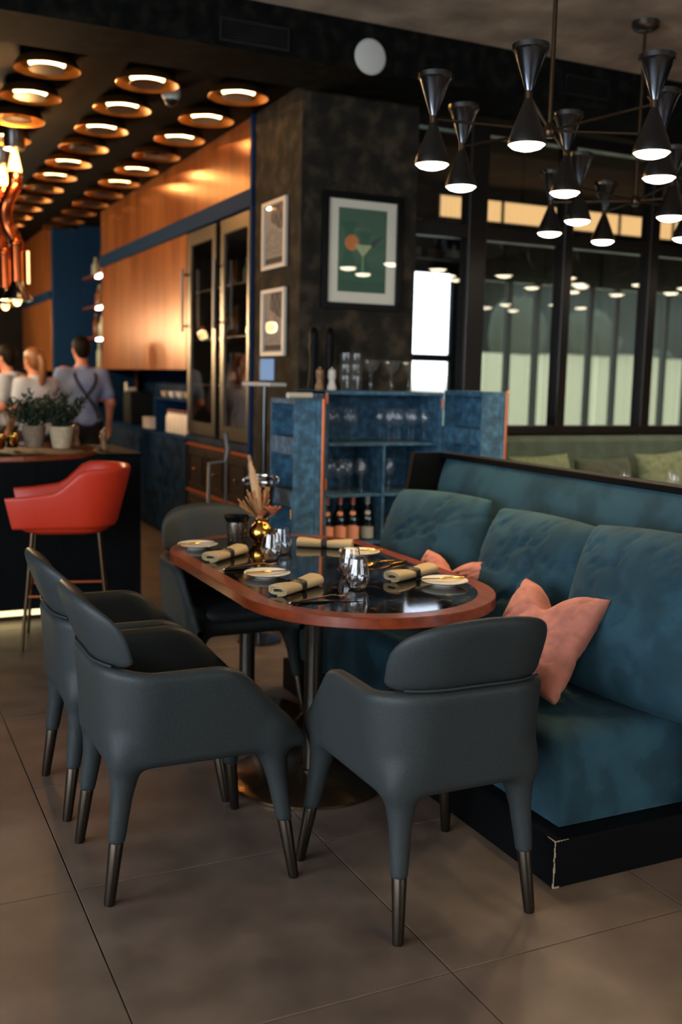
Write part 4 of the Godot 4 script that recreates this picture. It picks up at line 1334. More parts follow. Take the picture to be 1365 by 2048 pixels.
# ------------------------------------------------------------------ bar wall: fridge, cabinets, shelves
func build_bar_wall() -> void:
	var X := 2.6
	# blue frame
	structure("trim_3", B.new().bb(Vector3(X - 0.025, 2.705, -11.95), Vector3(3.2, 2.83, -6.955), 0.003), M.rail_blue)
	structure("trim_4", B.new().bb(Vector3(X - 0.02, 0.0, -7.0), Vector3(X + 0.3, 3.33, -6.955)), M.rail_blue)
	structure("trim_5", B.new().bb(Vector3(X, 0.945, -8.60), Vector3(3.2, 1.0, -7.0)), M.cab_blue)
	# back of the recess
	structure("wall_recess", B.new().bb(Vector3(3.12, 0.96, -13.2), Vector3(3.2, 2.70, -8.62)), M.cab_blue)
	# upper cabinets
	var zs := [-7.0, -8.6, -9.27, -9.94, -10.61, -11.28, -11.94]
	for k in zs.size() - 1:
		var z1: float = zs[k]
		var z0: float = zs[k + 1]
		var w: String = ["above the steel fridge", "first past the fridge", "second past the fridge", "third past the fridge", "fourth past the fridge", "beside the bottle shelves"][k]
		var t := thing("top_cabinet", "orange copper-toned top cabinet panel, " + w, "cabinet", Vector3(X, 2.83, (z0 + z1) * 0.5), 0, "orange cabinets above the blue rail")
		var hz: float = (z1 - z0) * 0.5
		part(t, "body", B.new().bb(Vector3(0.02, 0.002, -hz + 0.002), Vector3(0.55, 0.50, hz - 0.002)), M.cab_blue)
		part(t, "door", B.new().bb(Vector3(0.0, 0.004, -hz + 0.0025), Vector3(0.0195, 0.50, hz - 0.0025), 0.002), M.orange[k % 3])
		if k > 0:
			var c := thing("wall_cabinet", "orange copper-toned wall cabinet under the blue rail, " + w, "cabinet", Vector3(X, 1.555, (z0 + z1) * 0.5), 0, "orange cabinets under the blue rail")
			part(c, "body", B.new().bb(Vector3(0.02, 0.0, -hz + 0.002), Vector3(0.50, 1.148, hz - 0.002)), M.cab_blue)
			part(c, "door", B.new().bb(Vector3(0.0, -0.004, -hz + 0.0025), Vector3(0.0195, 1.146, hz - 0.0025), 0.002), M.orange[(k + 1) % 3])
	# fridge
	var f := thing("fridge", "tall stainless steel fridge with two glass doors", "fridge", Vector3(X, 1.0, -7.775))
	var sh := B.new()
	sh.bb(Vector3(0.03, 0.001, -0.81), Vector3(0.60, 1.70, -0.79))
	sh.bb(Vector3(0.03, 0.001, 0.75), Vector3(0.60, 1.70, 0.77))
	sh.bb(Vector3(0.58, 0.02, -0.79), Vector3(0.60, 1.68, 0.75))
	sh.bb(Vector3(0.03, 0.001, -0.79), Vector3(0.58, 0.02, 0.75))
	sh.bb(Vector3(0.03, 1.68, -0.79), Vector3(0.58, 1.70, 0.75))
	part(f, "housing", sh, M.black_plastic)
	for q in [[-0.80, -0.045], [0.075, 0.765]]:
		var fr := B.new()
		fr.bb(Vector3(0.0, 0.01, q[0]), Vector3(0.028, 1.695, q[0] + 0.085), 0.003)
		fr.bb(Vector3(0.0, 0.01, q[1] - 0.085), Vector3(0.028, 1.695, q[1]), 0.003)
		fr.bb(Vector3(0.0, 0.01, q[0] + 0.085), Vector3(0.028, 0.115, q[1] - 0.085), 0.003)
		fr.bb(Vector3(0.0, 1.585, q[0] + 0.085), Vector3(0.028, 1.695, q[1] - 0.085), 0.003)
		var dr := part(f, "door", fr, M.steel)
		part(dr, "glass_pane", B.new().bb(Vector3(0.010, 0.115, q[0] + 0.085), Vector3(0.016, 1.585, q[1] - 0.085)), M.fridge_pane)
		var hz: float = q[0] + 0.03 if q[0] < -0.5 else q[0] + 0.01
		part(dr, "handle", B.new().tube([Vector3(-0.055, 0.87, hz), Vector3(-0.055, 1.40, hz)], 0.014, 12), M.steel)
		for y in [0.92, 1.35]:
			part(dr, "handle_post", B.new().tube([Vector3(-0.055, y, hz), Vector3(0.0, y, hz)], 0.010, 8), M.black_plastic)
	for y in [0.42, 0.80, 1.20]:
		part(f, "shelf", B.new().bb(Vector3(0.06, y, -0.78), Vector3(0.57, y + 0.012, 0.74)), M.steel)
	# bottles standing in the fridge
	var rng := RandomNumberGenerator.new()
	rng.seed = 19
	var bot := bottle_mesh(0.036, 0.27)
	for y in [0.0205, 0.4325, 0.8125, 1.2125]:
		for k in 8:
			solo("fridge_bottle", bot, [M.bottle_dark, M.bottle_amber, M.bottle_clear][rng.randi() % 3], "bottle standing on a shelf inside the glass-door fridge", "bottle", Vector3(X + 0.28 + 0.1 * rng.randf(), 1.0 + y, -8.46 + k * 0.19), 0, "bottles in the fridge")
	# antique drawer chest under the fridge
	var c := thing("drawer_chest", "dark antique drawer chest with bronze bands under the fridge", "chest", Vector3(X, 0.0, -7.8))
	part(c, "body", B.new().bb(Vector3(0.02, 0.08, -0.78), Vector3(0.60, 0.944, 0.79)), M.drawer_wood)
	part(c, "plinth", B.new().bb(Vector3(0.05, 0.0, -0.78), Vector3(0.60, 0.08, 0.79)), M.black_plastic)
	for r in 2:
		for k in 3:
			var y0 := 0.13 + r * 0.40
			var z0 := -0.76 + k * 0.515
			var dr := part(c, "drawer", B.new().bb(Vector3(0.0, y0, z0), Vector3(0.019, y0 + 0.36, z0 + 0.50), 0.006), M.drawer_wood)
			part(dr, "panel_moulding", moulding(y0 + 0.05, y0 + 0.31, z0 + 0.06, z0 + 0.44), M.bronze)
			part(dr, "knob", B.new().ball(Vector3(-0.014, y0 + 0.18, z0 + 0.25), Vector3(0.014, 0.014, 0.014), 12, 8), M.brass)
	for y in [0.095, 0.505, 0.905]:
		part(c, "bronze_band", B.new().bb(Vector3(-0.008, y, -0.78), Vector3(0.018, y + 0.022, 0.79), 0.003), M.copper_trim)
	# counter run behind the bar
	for k in 6:
		var z1 := -8.605 - k * 0.765
		var t := thing("base_cabinet", ["blue base cabinet next to the drawer chest", "blue base cabinet, second from the drawer chest", "blue base cabinet, third from the drawer chest", "blue base cabinet, fourth from the drawer chest", "blue base cabinet, fifth from the drawer chest", "blue base cabinet, sixth from the drawer chest"][k], "cabinet", Vector3(X, 0, z1 - 0.38), 0, "blue base cabinets behind the bar")
		part(t, "body", B.new().bb(Vector3(0.02, 0.0, -0.38), Vector3(0.515, 0.925, 0.38)), M.cab_blue)
		part(t, "door", B.new().bb(Vector3(0.0, 0.01, -0.379), Vector3(0.019, 0.922, 0.379), 0.003), M.cab_blue)
	solo("back_counter", B.new().bb(Vector3(-0.01, 0.0, -2.3), Vector3(0.515, 0.03, 2.3), 0.004), M.rail_blue, "dark blue counter top behind the bar", "counter", Vector3(X, 0.926, -10.91))
	# small shelf with cups, jars under it
	var s := thing("niche_shelf", "small blue shelf in the recess beside the fridge", "shelf", Vector3(2.64, 0.957, -9.2))
	part(s, "board", B.new().bb(Vector3(0, 0.31, -0.58), Vector3(0.40, 0.335, 0.57), 0.003), M.rail_blue)
	for z in [-0.57, 0.55]:
		part(s, "side", B.new().bb(Vector3(0.0, 0.0, z), Vector3(0.40, 0.31, z + 0.02)), M.rail_blue)
	var cupm := B.new().lathe([Vector2(0.0, 0.0), Vector2(0.022, 0.0), Vector2(0.036, 0.018), Vector2(0.042, 0.055), Vector2(0.040, 0.055), Vector2(0.032, 0.02), Vector2(0.0, 0.006)], 20).mesh()
	for k in 8:
		solo("cup", cupm, M.china if k % 3 else M.pot, "small pale cup on the blue shelf beside the fridge", "cup", Vector3(2.70 + 0.09 * (k % 2), 1.2925, -9.62 + k * 0.128), 0, "cups on the shelf beside the fridge")
	var jar := B.new().lathe([Vector2(0.0, 0.0), Vector2(0.050, 0.0), Vector2(0.054, 0.006), Vector2(0.054, 0.15), Vector2(0.040, 0.175), Vector2(0.040, 0.195), Vector2(0.0, 0.195)], 24).mesh()
	var lid := B.new().lathe([Vector2(0.042, 0.19), Vector2(0.044, 0.192), Vector2(0.044, 0.22), Vector2(0.0, 0.222)], 24).mesh()
	for k in 7:
		var j := thing("storage_jar", "white jar with a yellow lid under the small blue shelf", "jar", Vector3(2.74, 0.9575, -9.55 + k * 0.135), 0, "jars under the shelf beside the fridge")
		part(j, "body", jar, M.china)
		part(j, "lid", lid, M.bottle_amber)
	var tin := thing("napkin_box", "small white box on the back counter", "box", Vector3(2.72, 0.9575, -10.2))
	part(tin, "body", B.new().bb(Vector3(-0.06, 0, -0.13), Vector3(0.06, 0.10, 0.13), 0.004), M.frame_white)
	part(tin, "lid", B.new().bb(Vector3(-0.063, 0.1005, -0.133), Vector3(0.063, 0.115, 0.133), 0.004), M.white_plastic)
	var pr := thing("card_printer", "black receipt printer with a white paper slip in the recess", "printer", Vector3(2.78, 0.9575, -11.1))
	part(pr, "body", B.new().bb(Vector3(-0.10, 0, -0.16), Vector3(0.15, 0.36, 0.16), 0.012), M.black_plastic)
	part(pr, "paper_slip", B.new().bb(Vector3(-0.112, 0.36, -0.045), Vector3(-0.104, 0.455, 0.045)), M.white_plastic)
	part(pr, "paper_roll", B.new().bb(Vector3(-0.10, 0.361, -0.05), Vector3(0.0, 0.40, 0.05), 0.01), M.white_plastic)
	# lit bottle shelves
	var n := thing("bottle_shelves", "open shelf unit with lit shelves for bottles next to the orange cabinets", "shelves", Vector3(2.62, 0.957, -12.56))
	part(n, "back_panel", B.new().bb(Vector3(0.36, 0, -0.58), Vector3(0.40, 2.37, 0.58)), M.bar_wood)
	for z in [-0.60, 0.575]:
		part(n, "side", B.new().bb(Vector3(0, 0, z), Vector3(0.36, 2.37, z + 0.025)), M.rail_blue)
	var bm := [bottle_mesh(0.040, 0.29), bottle_mesh(0.046, 0.25), bottle_mesh(0.034, 0.31)]
	for k in 5:
		var y := 0.22 + k * 0.37
		part(n, "shelf_board", B.new().bb(Vector3(0.0, y, -0.575), Vector3(0.36, y + 0.022, 0.575), 0.002), M.bar_wood)
		if k > 0:
			part(n, "shelf_light", B.new().bb(Vector3(0.03, y - 0.022, 0.06), Vector3(0.07, y - 0.001, 0.36), 0.004), M.lamp_white, "short glowing light strip under the shelf")
			var o := OmniLight3D.new()
			o.name = "strip_glow"
			o.light_color = Color(1.0, 0.88, 0.66)
			o.light_energy = 0.025
			o.light_size = 0.05
			o.omni_range = 8.0
			o.shadow_enabled = true
			n.add_child(o, true)
			o.position = Vector3(0.06, y - 0.035, 0.2)
		if k < 4 or true:
			for q in 6:
				solo("spirit_bottle", bm[(q + k) % 3], [M.bottle_clear, M.bottle_dark, M.bottle_amber, M.bottle_clear][(q * 3 + k) % 4], "spirit bottle on the lit shelves next to the orange cabinets", "bottle", Vector3(2.62 + 0.14 + 0.05 * ((q + k) % 2), 0.957 + y + 0.0225, -12.56 - 0.46 + q * 0.175), 0, "bottles on the lit shelves")
	# tall blue end panel and the cabinets past it
	structure("wall_blue_panel", B.new().bb(Vector3(2.27, 0.0, -13.32), Vector3(3.2, 3.335, -13.20), 0.004), M.rail_blue)
	structure("trim_6", B.new().bb(Vector3(2.24, 2.42, -15.75), Vector3(3.2, 2.52, -13.33)), M.rail_blue)
	for k in 3:
		var z := -13.335 - k * 0.8
		var t := thing("end_cabinet", "orange copper-toned cabinet column, %s past the tall blue panel" % ["first", "second", "third"][k], "cabinet", Vector3(2.26, 1.52, z - 0.4), 0, "orange cabinets past the blue panel")
		part(t, "body", B.new().bb(Vector3(0.02, 0, -0.398), Vector3(0.6, 0.895, 0.398)), M.cab_blue)
		part(t, "lower_door", B.new().bb(Vector3(0, 0, -0.397), Vector3(0.0195, 0.895, 0.397), 0.002), M.orange[2])
		part(t, "upper_door", B.new().bb(Vector3(0, 1.003, -0.397), Vector3(0.0195, 1.81, 0.397), 0.002), M.orange[1])

func moulding(y0: float, y1: float, z0: float, z1: float) -> B:
	var b := B.new()
	var w := 0.012
	b.bb(Vector3(-0.008, y0, z0), Vector3(0.0, y0 + w, z1), 0.002)
	b.bb(Vector3(-0.008, y1 - w, z0), Vector3(0.0, y1, z1), 0.002)
	b.bb(Vector3(-0.008, y0 + w, z0), Vector3(0.0, y1 - w, z0 + w), 0.002)
	b.bb(Vector3(-0.008, y0 + w, z1 - w), Vector3(0.0, y1 - w, z1), 0.002)
	return b

func bottle_mesh(r: float, h: float) -> ArrayMesh:
	return B.new().lathe([Vector2(0.0, 0.0), Vector2(r * 0.93, 0.0), Vector2(r, 0.006), Vector2(r, h * 0.58), Vector2(r * 0.9, h * 0.66), Vector2(r * 0.45, h * 0.76), Vector2(r * 0.36, h * 0.82), Vector2(r * 0.36, h * 0.95), Vector2(r * 0.42, h * 0.955), Vector2(r * 0.42, h), Vector2(0.0, h)], 22).mesh()

# ------------------------------------------------------------------ bar counter, stool, plants
func build_bar() -> void:
	var t := thing("bar_counter", "dark bar counter with a rounded wooden top and a light strip at the floor", "bar counter", Vector3(0, 0, -6.6))
	part(t, "body", B.new().bb(Vector3(-3.2, 0.075, -0.42), Vector3(1.59, 1.0, 0.37), 0.004), M.counter_dark)
	part(t, "plinth", B.new().bb(Vector3(-3.2, 0.0, -0.38), Vector3(1.52, 0.075, 0.30)), M.black_plastic)
	part(t, "service_ledge", B.new().bb(Vector3(-3.2, 1.0005, -0.42), Vector3(1.60, 1.018, 0.38), 0.003), M.counter_dark)
	var o := [Vector2(-3.2, -0.40), Vector2(0.66, -0.40)]
	for i in 29:
		var a := -PI * 0.5 + PI * i / 28.0
		o.append(Vector2(0.66 + cos(a) * 0.665, 0.265 + sin(a) * 0.665))
	o.append(Vector2(-3.2, 0.93))
	part(t, "wooden_top", B.new().slab(o, 1.019, 1.052, 0.006), M.bar_wood, "glossy brown wooden bar top")
	part(t, "floor_light_strip", B.new().bb(Vector3(-3.2, 0.03, 0.302), Vector3(1.0, 0.066, 0.318)), M.lamp_strip, "glowing light strip under the bar")
	var a2 := AreaLight3D.new()
	a2.name = "strip_glow"
	a2.area_size = Vector2(4.0, 0.04)
	a2.area_normalize_energy = false
	a2.light_energy = 0.9
	a2.light_color = Color(1.0, 0.86, 0.58)
	a2.shadow_enabled = true
	a2.area_range = 6.0
	t.add_child(a2, true)
	a2.position = Vector3(-1.1, 0.05, 0.325)
	a2.rotation = Vector3(-0.5, PI, 0)
	# herbs in pots
	var rng := RandomNumberGenerator.new()
	rng.seed = 52
	var pots := [[0.965, -6.355, 0.175, M.pot_dark, "grey pot of bushy green herbs on the bar, the one with the darker pot"], [1.112, -6.255, 0.185, M.pot, "cream pot of bushy green herbs on the bar beside the wooden mill"]]
	for q in pots:
		var p := thing("potted_herb", q[4], "potted plant", Vector3(q[0], 1.0525, q[1]), 0, "potted herbs on the bar")
		part(p, "pot", B.new().lathe([Vector2(0.0, 0.0), Vector2(0.050, 0.0), Vector2(0.053, 0.004), Vector2(0.073, 0.122), Vector2(0.075, 0.124), Vector2(0.075, 0.130), Vector2(0.069, 0.130), Vector2(0.066, 0.112), Vector2(0.0, 0.110)], 32), q[3])
		part(p, "soil", B.new().lathe([Vector2(0.066, 0.1125), Vector2(0.0, 0.118)], 20), M.soil)
		var st := B.new()
		var lf := B.new()
		lf.smooth()
		for k in 64:
			var an := rng.randf() * TAU
			var sp := sqrt(rng.randf())
			var top := Vector3(cos(an) * sp * 0.165, 0.20 + 0.15 * rng.randf() * (1.15 - sp * 0.6), sin(an) * sp * 0.165)
			var root := Vector3(cos(an) * sp * 0.04, 0.112, sin(an) * sp * 0.04)
			st.tube([root, root.lerp(top, 0.5) + Vector3(0, 0.02, 0), top], [0.0018, 0.0015, 0.001], 4, false)
			for i in 16:
				var c := root.lerp(top, 0.3 + 0.7 * i / 15.0) + Vector3(rng.randf() - 0.5, rng.randf() - 0.5, rng.randf() - 0.5) * 0.022
				var d := Vector3(rng.randf() - 0.5, rng.randf() * 0.8, rng.randf() - 0.5).normalized()
				var w := d.cross(Vector3(rng.randf() - 0.5, 1, rng.randf() - 0.5)).normalized()
				var l := 0.020 + 0.012 * rng.randf()
				var nn := d.cross(w) * l * 0.15
				lf.tri(c, c + d * l * 0.5 + w * l * 0.3 + nn, c + d * l)
				lf.tri(c, c + d * l, c + d * l * 0.5 - w * l * 0.3 + nn)
		part(p, "stems", st, M.leaf)
		var fo := part(p, "foliage", lf, M.leaf)
		fo.set_meta("kind", "stuff")
	var millp := [Vector2(0.0, 0.0), Vector2(0.027, 0.0), Vector2(0.029, 0.004), Vector2(0.028, 0.02), Vector2(0.020, 0.045), Vector2(0.018, 0.06), Vector2(0.024, 0.082), Vector2(0.026, 0.09), Vector2(0.022, 0.094), Vector2(0.024, 0.108), Vector2(0.022, 0.124), Vector2(0.010, 0.132), Vector2(0.0, 0.133)]
	var mm := B.new().lathe(millp, 24).mesh()
	var knob := B.new().ball(Vector3(0, 0.139, 0), Vector3(0.007, 0.007, 0.007), 10, 8).mesh()
	var mills := [[1.222, 1.0525, -6.40, "wooden mill on the bar beside the cream herb pot", M.mill], [1.400, 1.0185, -6.42, "wooden mill on the dark counter end past the wooden bar top", M.mill], [2.63, 1.4315, -5.84, "light wooden mill on the trunk bar beside the black grinders", M.mill], [2.695, 1.4315, -5.80, "white mill on the trunk bar beside the wooden mill", M.frame_white]]
	for q in mills:
		var p := thing("spice_mill", q[3], "mill", Vector3(q[0], q[1], q[2]), 0, "spice mills")
		part(p, "body", mm, q[4])
		part(p, "knob", knob, M.chrome)
	# gold candle glasses and spoons jar left of the plants
	for k in 4:
		var g := thing("candle_glass", "small gold candle glass on the bar by the herb pots", "candle holder", Vector3(0.74 + 0.075 * (k % 2) + 0.02 * k, 1.0525, -6.20 - 0.12 * k), 0, "gold candle glasses on the bar")
		part(g, "glass", B.new().lathe([Vector2(0.0, 0.0), Vector2(0.028, 0.0), Vector2(0.032, 0.006), Vector2(0.034, 0.07), Vector2(0.032, 0.07), Vector2(0.029, 0.008), Vector2(0.0, 0.006)], 20), M.gold)
	for k in 5:
		solo("dried_bouquet", dried_mesh(90 + k), M.dried, "sprig of dried orange grass standing on the bar by the herb pots", "dried flowers", Vector3(0.55 + 0.11 * k, 1.0525, -6.60 - 0.11 * (k % 2)), 0, "dried sprigs on the bar")
	build_stool()

func dried_mesh(seed_: int) -> B:
	var b := B.new()
	var rng := RandomNumberGenerator.new()
	rng.seed = seed_
	b.lathe([Vector2(0.0, 0.0), Vector2(0.016, 0.0), Vector2(0.018, 0.05), Vector2(0.012, 0.06), Vector2(0.0, 0.06)], 12)
	for i in 18:
		var an := rng.randf() * TAU
		var e := Vector3(cos(an) * 0.05 * rng.randf(), 0.13 + 0.09 * rng.randf(), sin(an) * 0.05 * rng.randf())
		b.tube([Vector3(0, 0.055, 0), e * 0.8, e], [0.001, 0.002, 0.004], 5)
	return b

func build_stool() -> void:
	var t := thing("bar_stool", "red leather bar stool with low arms and slim metal legs", "bar stool", Vector3(1.035, 0, -5.70), 1.35)
	# path of the shell: left arm, round the back, right arm (front is -z)
	var path := []
	var nrm := []
	var hw := 0.235
	var zb := 0.25
	var r := 0.17
	var seg := []
	for i in 9:
		seg.append([Vector2(-hw, lerpf(-0.27, zb - r, i / 8.0)), Vector2(-1, 0)])
	for i in range(1, 9):
		var a := PI + PI * 0.5 * i / 8.0
		seg.append([Vector2(-hw + r + cos(a) * r, zb - r - sin(a) * r), Vector2(cos(a), -sin(a))])
	for i in range(1, 6):
		seg.append([Vector2(lerpf(-hw + r, hw - r, i / 6.0), zb), Vector2(0, 1)])
	for i in 9:
		var a := PI * 0.5 - PI * 0.5 * i / 8.0
		seg.append([Vector2(hw - r + cos(a) * r, zb - r + sin(a) * r), Vector2(cos(a), sin(a))])
	for i in range(1, 9):
		seg.append([Vector2(hw, lerpf(zb - r, -0.27, i / 8.0)), Vector2(1, 0)])
	for q in seg:
		path.append(q[0])
		nrm.append(q[1])
	var top_of := func(z: float) -> float:
		return 0.845 + 0.03 * smoothstep(-0.27, 0.0, z) + 0.125 * smoothstep(-0.06, 0.13, z)
	var b := B.new()
	var nv := 18
	var np := path.size()
	b.grid(np - 1, nv, func(u: float, v: float) -> Vector3:
		var i := clampi(roundi(u * (np - 1)), 0, np - 1)
		var p: Vector2 = path[i]
		var n: Vector2 = nrm[i]
		var hi: float = top_of.call(p.y)
		var lo := 0.675
		var endk := smoothstep(0.0, 0.05, u) * smoothstep(0.0, 0.05, 1.0 - u)
		var th := 0.021 * (0.35 + 0.65 * sqrt(endk))
		# rounded cross-section
		var a := TAU * (0.0 if v > 0.9999 else v)
		var cy := signf(sin(a)) * pow(absf(sin(a)), 0.22)
		var cx := signf(cos(a)) * pow(absf(cos(a)), 0.55)
		var y := lerpf(lo, hi, cy * 0.5 + 0.5)
		var lean := (y - 0.675) * (0.16 + 0.10 * maxf(n.y, 0.0))
		var slant := -(y - 0.675) * 0.20 * (1.0 - smoothstep(-0.27, -0.1, p.y))
		var q := p + n * (cx * th + lean)
		return Vector3(q.x, y, q.y + slant))
	part(t, "shell", b, M.red)
	var s := B.new()
	s.grid(36, 14, func(u: float, v: float) -> Vector3:
		var a := TAU * (0.0 if u > 0.9999 else u)
		var ph := PI * (v - 0.5)
		var ce := pow(absf(cos(ph)), 0.4)
		return Vector3(signf(cos(a)) * pow(absf(cos(a)), 0.6) * 0.225 * ce, 0.678 + 0.05 * sin(ph), signf(sin(a)) * pow(absf(sin(a)), 0.6) * 0.245 * ce - 0.005))
	part(t, "seat", s, M.red)
	for q in [[-1, -1], [1, -1], [-1, 1], [1, 1]]:
		var a := Vector3(q[0] * 0.165, 0.645, q[1] * 0.175)
		var f := Vector3(q[0] * 0.215, 0.0, q[1] * 0.235)
		part(t, "leg", B.new().tube([a, f], [0.012, 0.0095], 10), M.bronze)
	var fr := B.new()
	var k := 0.30 / 0.645
	var cx := lerpf(0.215, 0.165, k)
	var cz := lerpf(0.235, 0.175, k)
	for e in [[Vector3(-cx, 0.30, -cz), Vector3(cx, 0.30, -cz)], [Vector3(cx, 0.30, -cz), Vector3(cx, 0.30, cz)], [Vector3(cx, 0.30, cz), Vector3(-cx, 0.30, cz)], [Vector3(-cx, 0.30, cz), Vector3(-cx, 0.30, -cz)]]:
		fr.tube([e[0], e[1]], 0.0075, 8)
	part(t, "footrest", fr, M.copper_trim)

func build_pipes() -> void:
	# copper pipe fittings with lamps hanging over the bar from the ceiling
	var group := "copper pipe lamps over the bar"
	for q in [[Vector3(1.125, 3.335, -8.09), "copper pipe lamp over the bar with an elbow and a silver hood"], [Vector3(1.125, 3.335, -8.76), "copper pipe lamp over the bar, the second one behind the elbow pipe"]]:
		var t := thing("pipe_lamp", q[1], "pendant lamp", q[0], 0.0, group)
		part(t, "ceiling_flange", B.new().lathe([Vector2(0.0, -0.20), Vector2(0.072, -0.20), Vector2(0.078, -0.19), Vector2(0.078, 0.0), Vector2(0.0, 0.0)], 24), M.black_metal)
		part(t, "lamp_cone", B.new().lathe([Vector2(0.0, -0.36), Vector2(0.050, -0.36), Vector2(0.052, -0.35), Vector2(0.020, -0.201), Vector2(0.0, -0.201)], 24), M.lamp_warm, "glowing glass cone")
		part(t, "collar", B.new().lathe([Vector2(0.0, -0.46), Vector2(0.046, -0.46), Vector2(0.052, -0.45), Vector2(0.052, -0.37), Vector2(0.046, -0.361), Vector2(0.0, -0.361)], 24), M.copper)
		var pts := []
		for i in 13:
			var s := i / 12.0
			pts.append(Vector3(-0.075 * sin(s * PI), -0.46 - 0.40 * s, 0.02 * sin(s * TAU)))
		part(t, "bent_pipe", B.new().tube(pts, 0.050, 18), M.copper)
		var br := []
		for i in 9:
			var s := i / 8.0
			br.append(Vector3(-0.05 - 0.10 * s, -0.62 + 0.14 * s * s, 0.0))
		part(t, "side_branch", B.new().tube(br, 0.036, 16), M.copper)
		part(t, "pipe_joint", B.new().lathe([Vector2(0.0, -0.90), Vector2(0.048, -0.90), Vector2(0.052, -0.895), Vector2(0.052, -0.86), Vector2(0.048, -0.855), Vector2(0.0, -0.855)], 24), M.copper)
		part(t, "drop_pipe", B.new().lathe([Vector2(0.0, -1.16), Vector2(0.045, -1.16), Vector2(0.045, -0.90), Vector2(0.0, -0.90)], 24), M.copper)
		part(t, "hood", B.new().lathe([Vector2(0.110, -1.30), Vector2(0.114, -1.30), Vector2(0.114, -1.285), Vector2(0.050, -1.19), Vector2(0.046, -1.16), Vector2(0.0, -1.16)], 28), M.chrome, "silver conical hood")
		part(t, "lamp_bulb", B.new().ball(Vector3(0, -1.30, 0), Vector3(0.032, 0.036, 0.032), 16, 10), M.lamp_warm, "glowing bulb")
		part(t, "lamp_tube", B.new().tube([Vector3(0.085, -0.93, 0.0), Vector3(0.085, -1.17, 0.0)], 0.0095, 10), M.lamp_warm, "glowing vertical light tube")
		part(t, "tube_bracket", B.new().tube([Vector3(0.0, -0.925, 0.0), Vector3(0.090, -0.925, 0.0)], 0.006, 8), M.copper)
		var o := OmniLight3D.new()
		o.name = "bulb_and_fill_glow"
		o.light_color = Color(1.0, 0.72, 0.42)
		o.light_energy = 0.35
		o.light_size = 0.04
		o.omni_range = 15.0
		o.shadow_enabled = true
		t.add_child(o, true)
		o.position = Vector3(0, -1.36, 0)
		var o2: OmniLight3D = o.duplicate()  # added fill in front of the cone, puts highlights on the copper
		o2.light_energy = 0.6
		t.add_child(o2, true)
		o2.position = Vector3(0.02, -0.34, 0.16)
	# globe pendants in a row over the bar
	for k in 6:
		var t := thing("globe_pendant", "warm globe pendant lamp in the row over the bar", "pendant lamp", Vector3(0.72 - 0.06 * (k % 2), 3.335, -9.3 - 1.0 * k), 0, "globe pendants over the bar")
		part(t, "cord", B.new().tube([Vector3(0, 0, 0), Vector3(0, -1.12, 0)], 0.004, 6), M.black_plastic)
		part(t, "socket", B.new().lathe([Vector2(0.0, -1.19), Vector2(0.022, -1.19), Vector2(0.022, -1.12), Vector2(0.0, -1.12)], 16), M.copper)
		part(t, "lamp_globe", B.new().ball(Vector3(0, -1.25, 0), Vector3(0.06, 0.06, 0.06), 20, 12), M.lamp_warm)
		var o := OmniLight3D.new()
		o.name = "globe_glow"
		o.light_color = Color(1.0, 0.86, 0.66)
		o.light_energy = GLOBE
		o.light_size = 0.06
		o.omni_range = 18.0
		o.shadow_enabled = true
		t.add_child(o, true)
		o.position = Vector3(0, -1.25, 0)

const GLOBE := 1.6

# ------------------------------------------------------------------ people behind the bar
func limb_field(bones: Array, grow: float, k: float) -> Callable:
	return func(p: Vector3) -> float:
		var d := 1.0
		for b in bones:
			d = smin(d, capsule(p, b[0], b[1], b[2] + grow, b[3] + grow), k)
		return d

func hand_mesh(b: B, wrist: Transform3D) -> void:
	# in its own axes: wrist at the origin, fingers down -y, thumb towards -z
	var old := b.xf
	b.xf = wrist
	var fingers := [[-0.030, 0.066, 0.0085], [-0.010, 0.076, 0.009], [0.010, 0.070, 0.0088], [0.029, 0.056, 0.008]]
	var f := func(p: Vector3) -> float:
		var d := round_box(p, Vector3(0, -0.055, 0), Vector3(0.015, 0.042, 0.041), 0.014)
		d = smin(d, capsule(p, Vector3(0, 0.02, 0), Vector3(0, -0.02, 0), 0.026, 0.026), 0.02)
		for q in fingers:
			var a := Vector3(0, -0.085, q[0])
			var m := a + Vector3(-0.012, -q[1] * 0.5, q[0] * 0.12)
			var e := m + Vector3(-0.026, -q[1] * 0.42, q[0] * 0.05)
			d = smin(d, minf(capsule(p, a, m, q[2] + 0.001, q[2]), capsule(p, m, e, q[2], q[2] - 0.0015)), 0.006)
		var t0 := Vector3(-0.006, -0.028, -0.034)
		var t1 := Vector3(-0.022, -0.058, -0.060)
		var t2 := Vector3(-0.034, -0.086, -0.062)
		d = smin(d, minf(capsule(p, t0, t1, 0.013, 0.0105), capsule(p, t1, t2, 0.0105, 0.009)), 0.010)
		return d
	nets(b, f, Vector3(-0.07, -0.18, -0.09), Vector3(0.04, 0.05, 0.06), 0.0045)
	b.xf = old

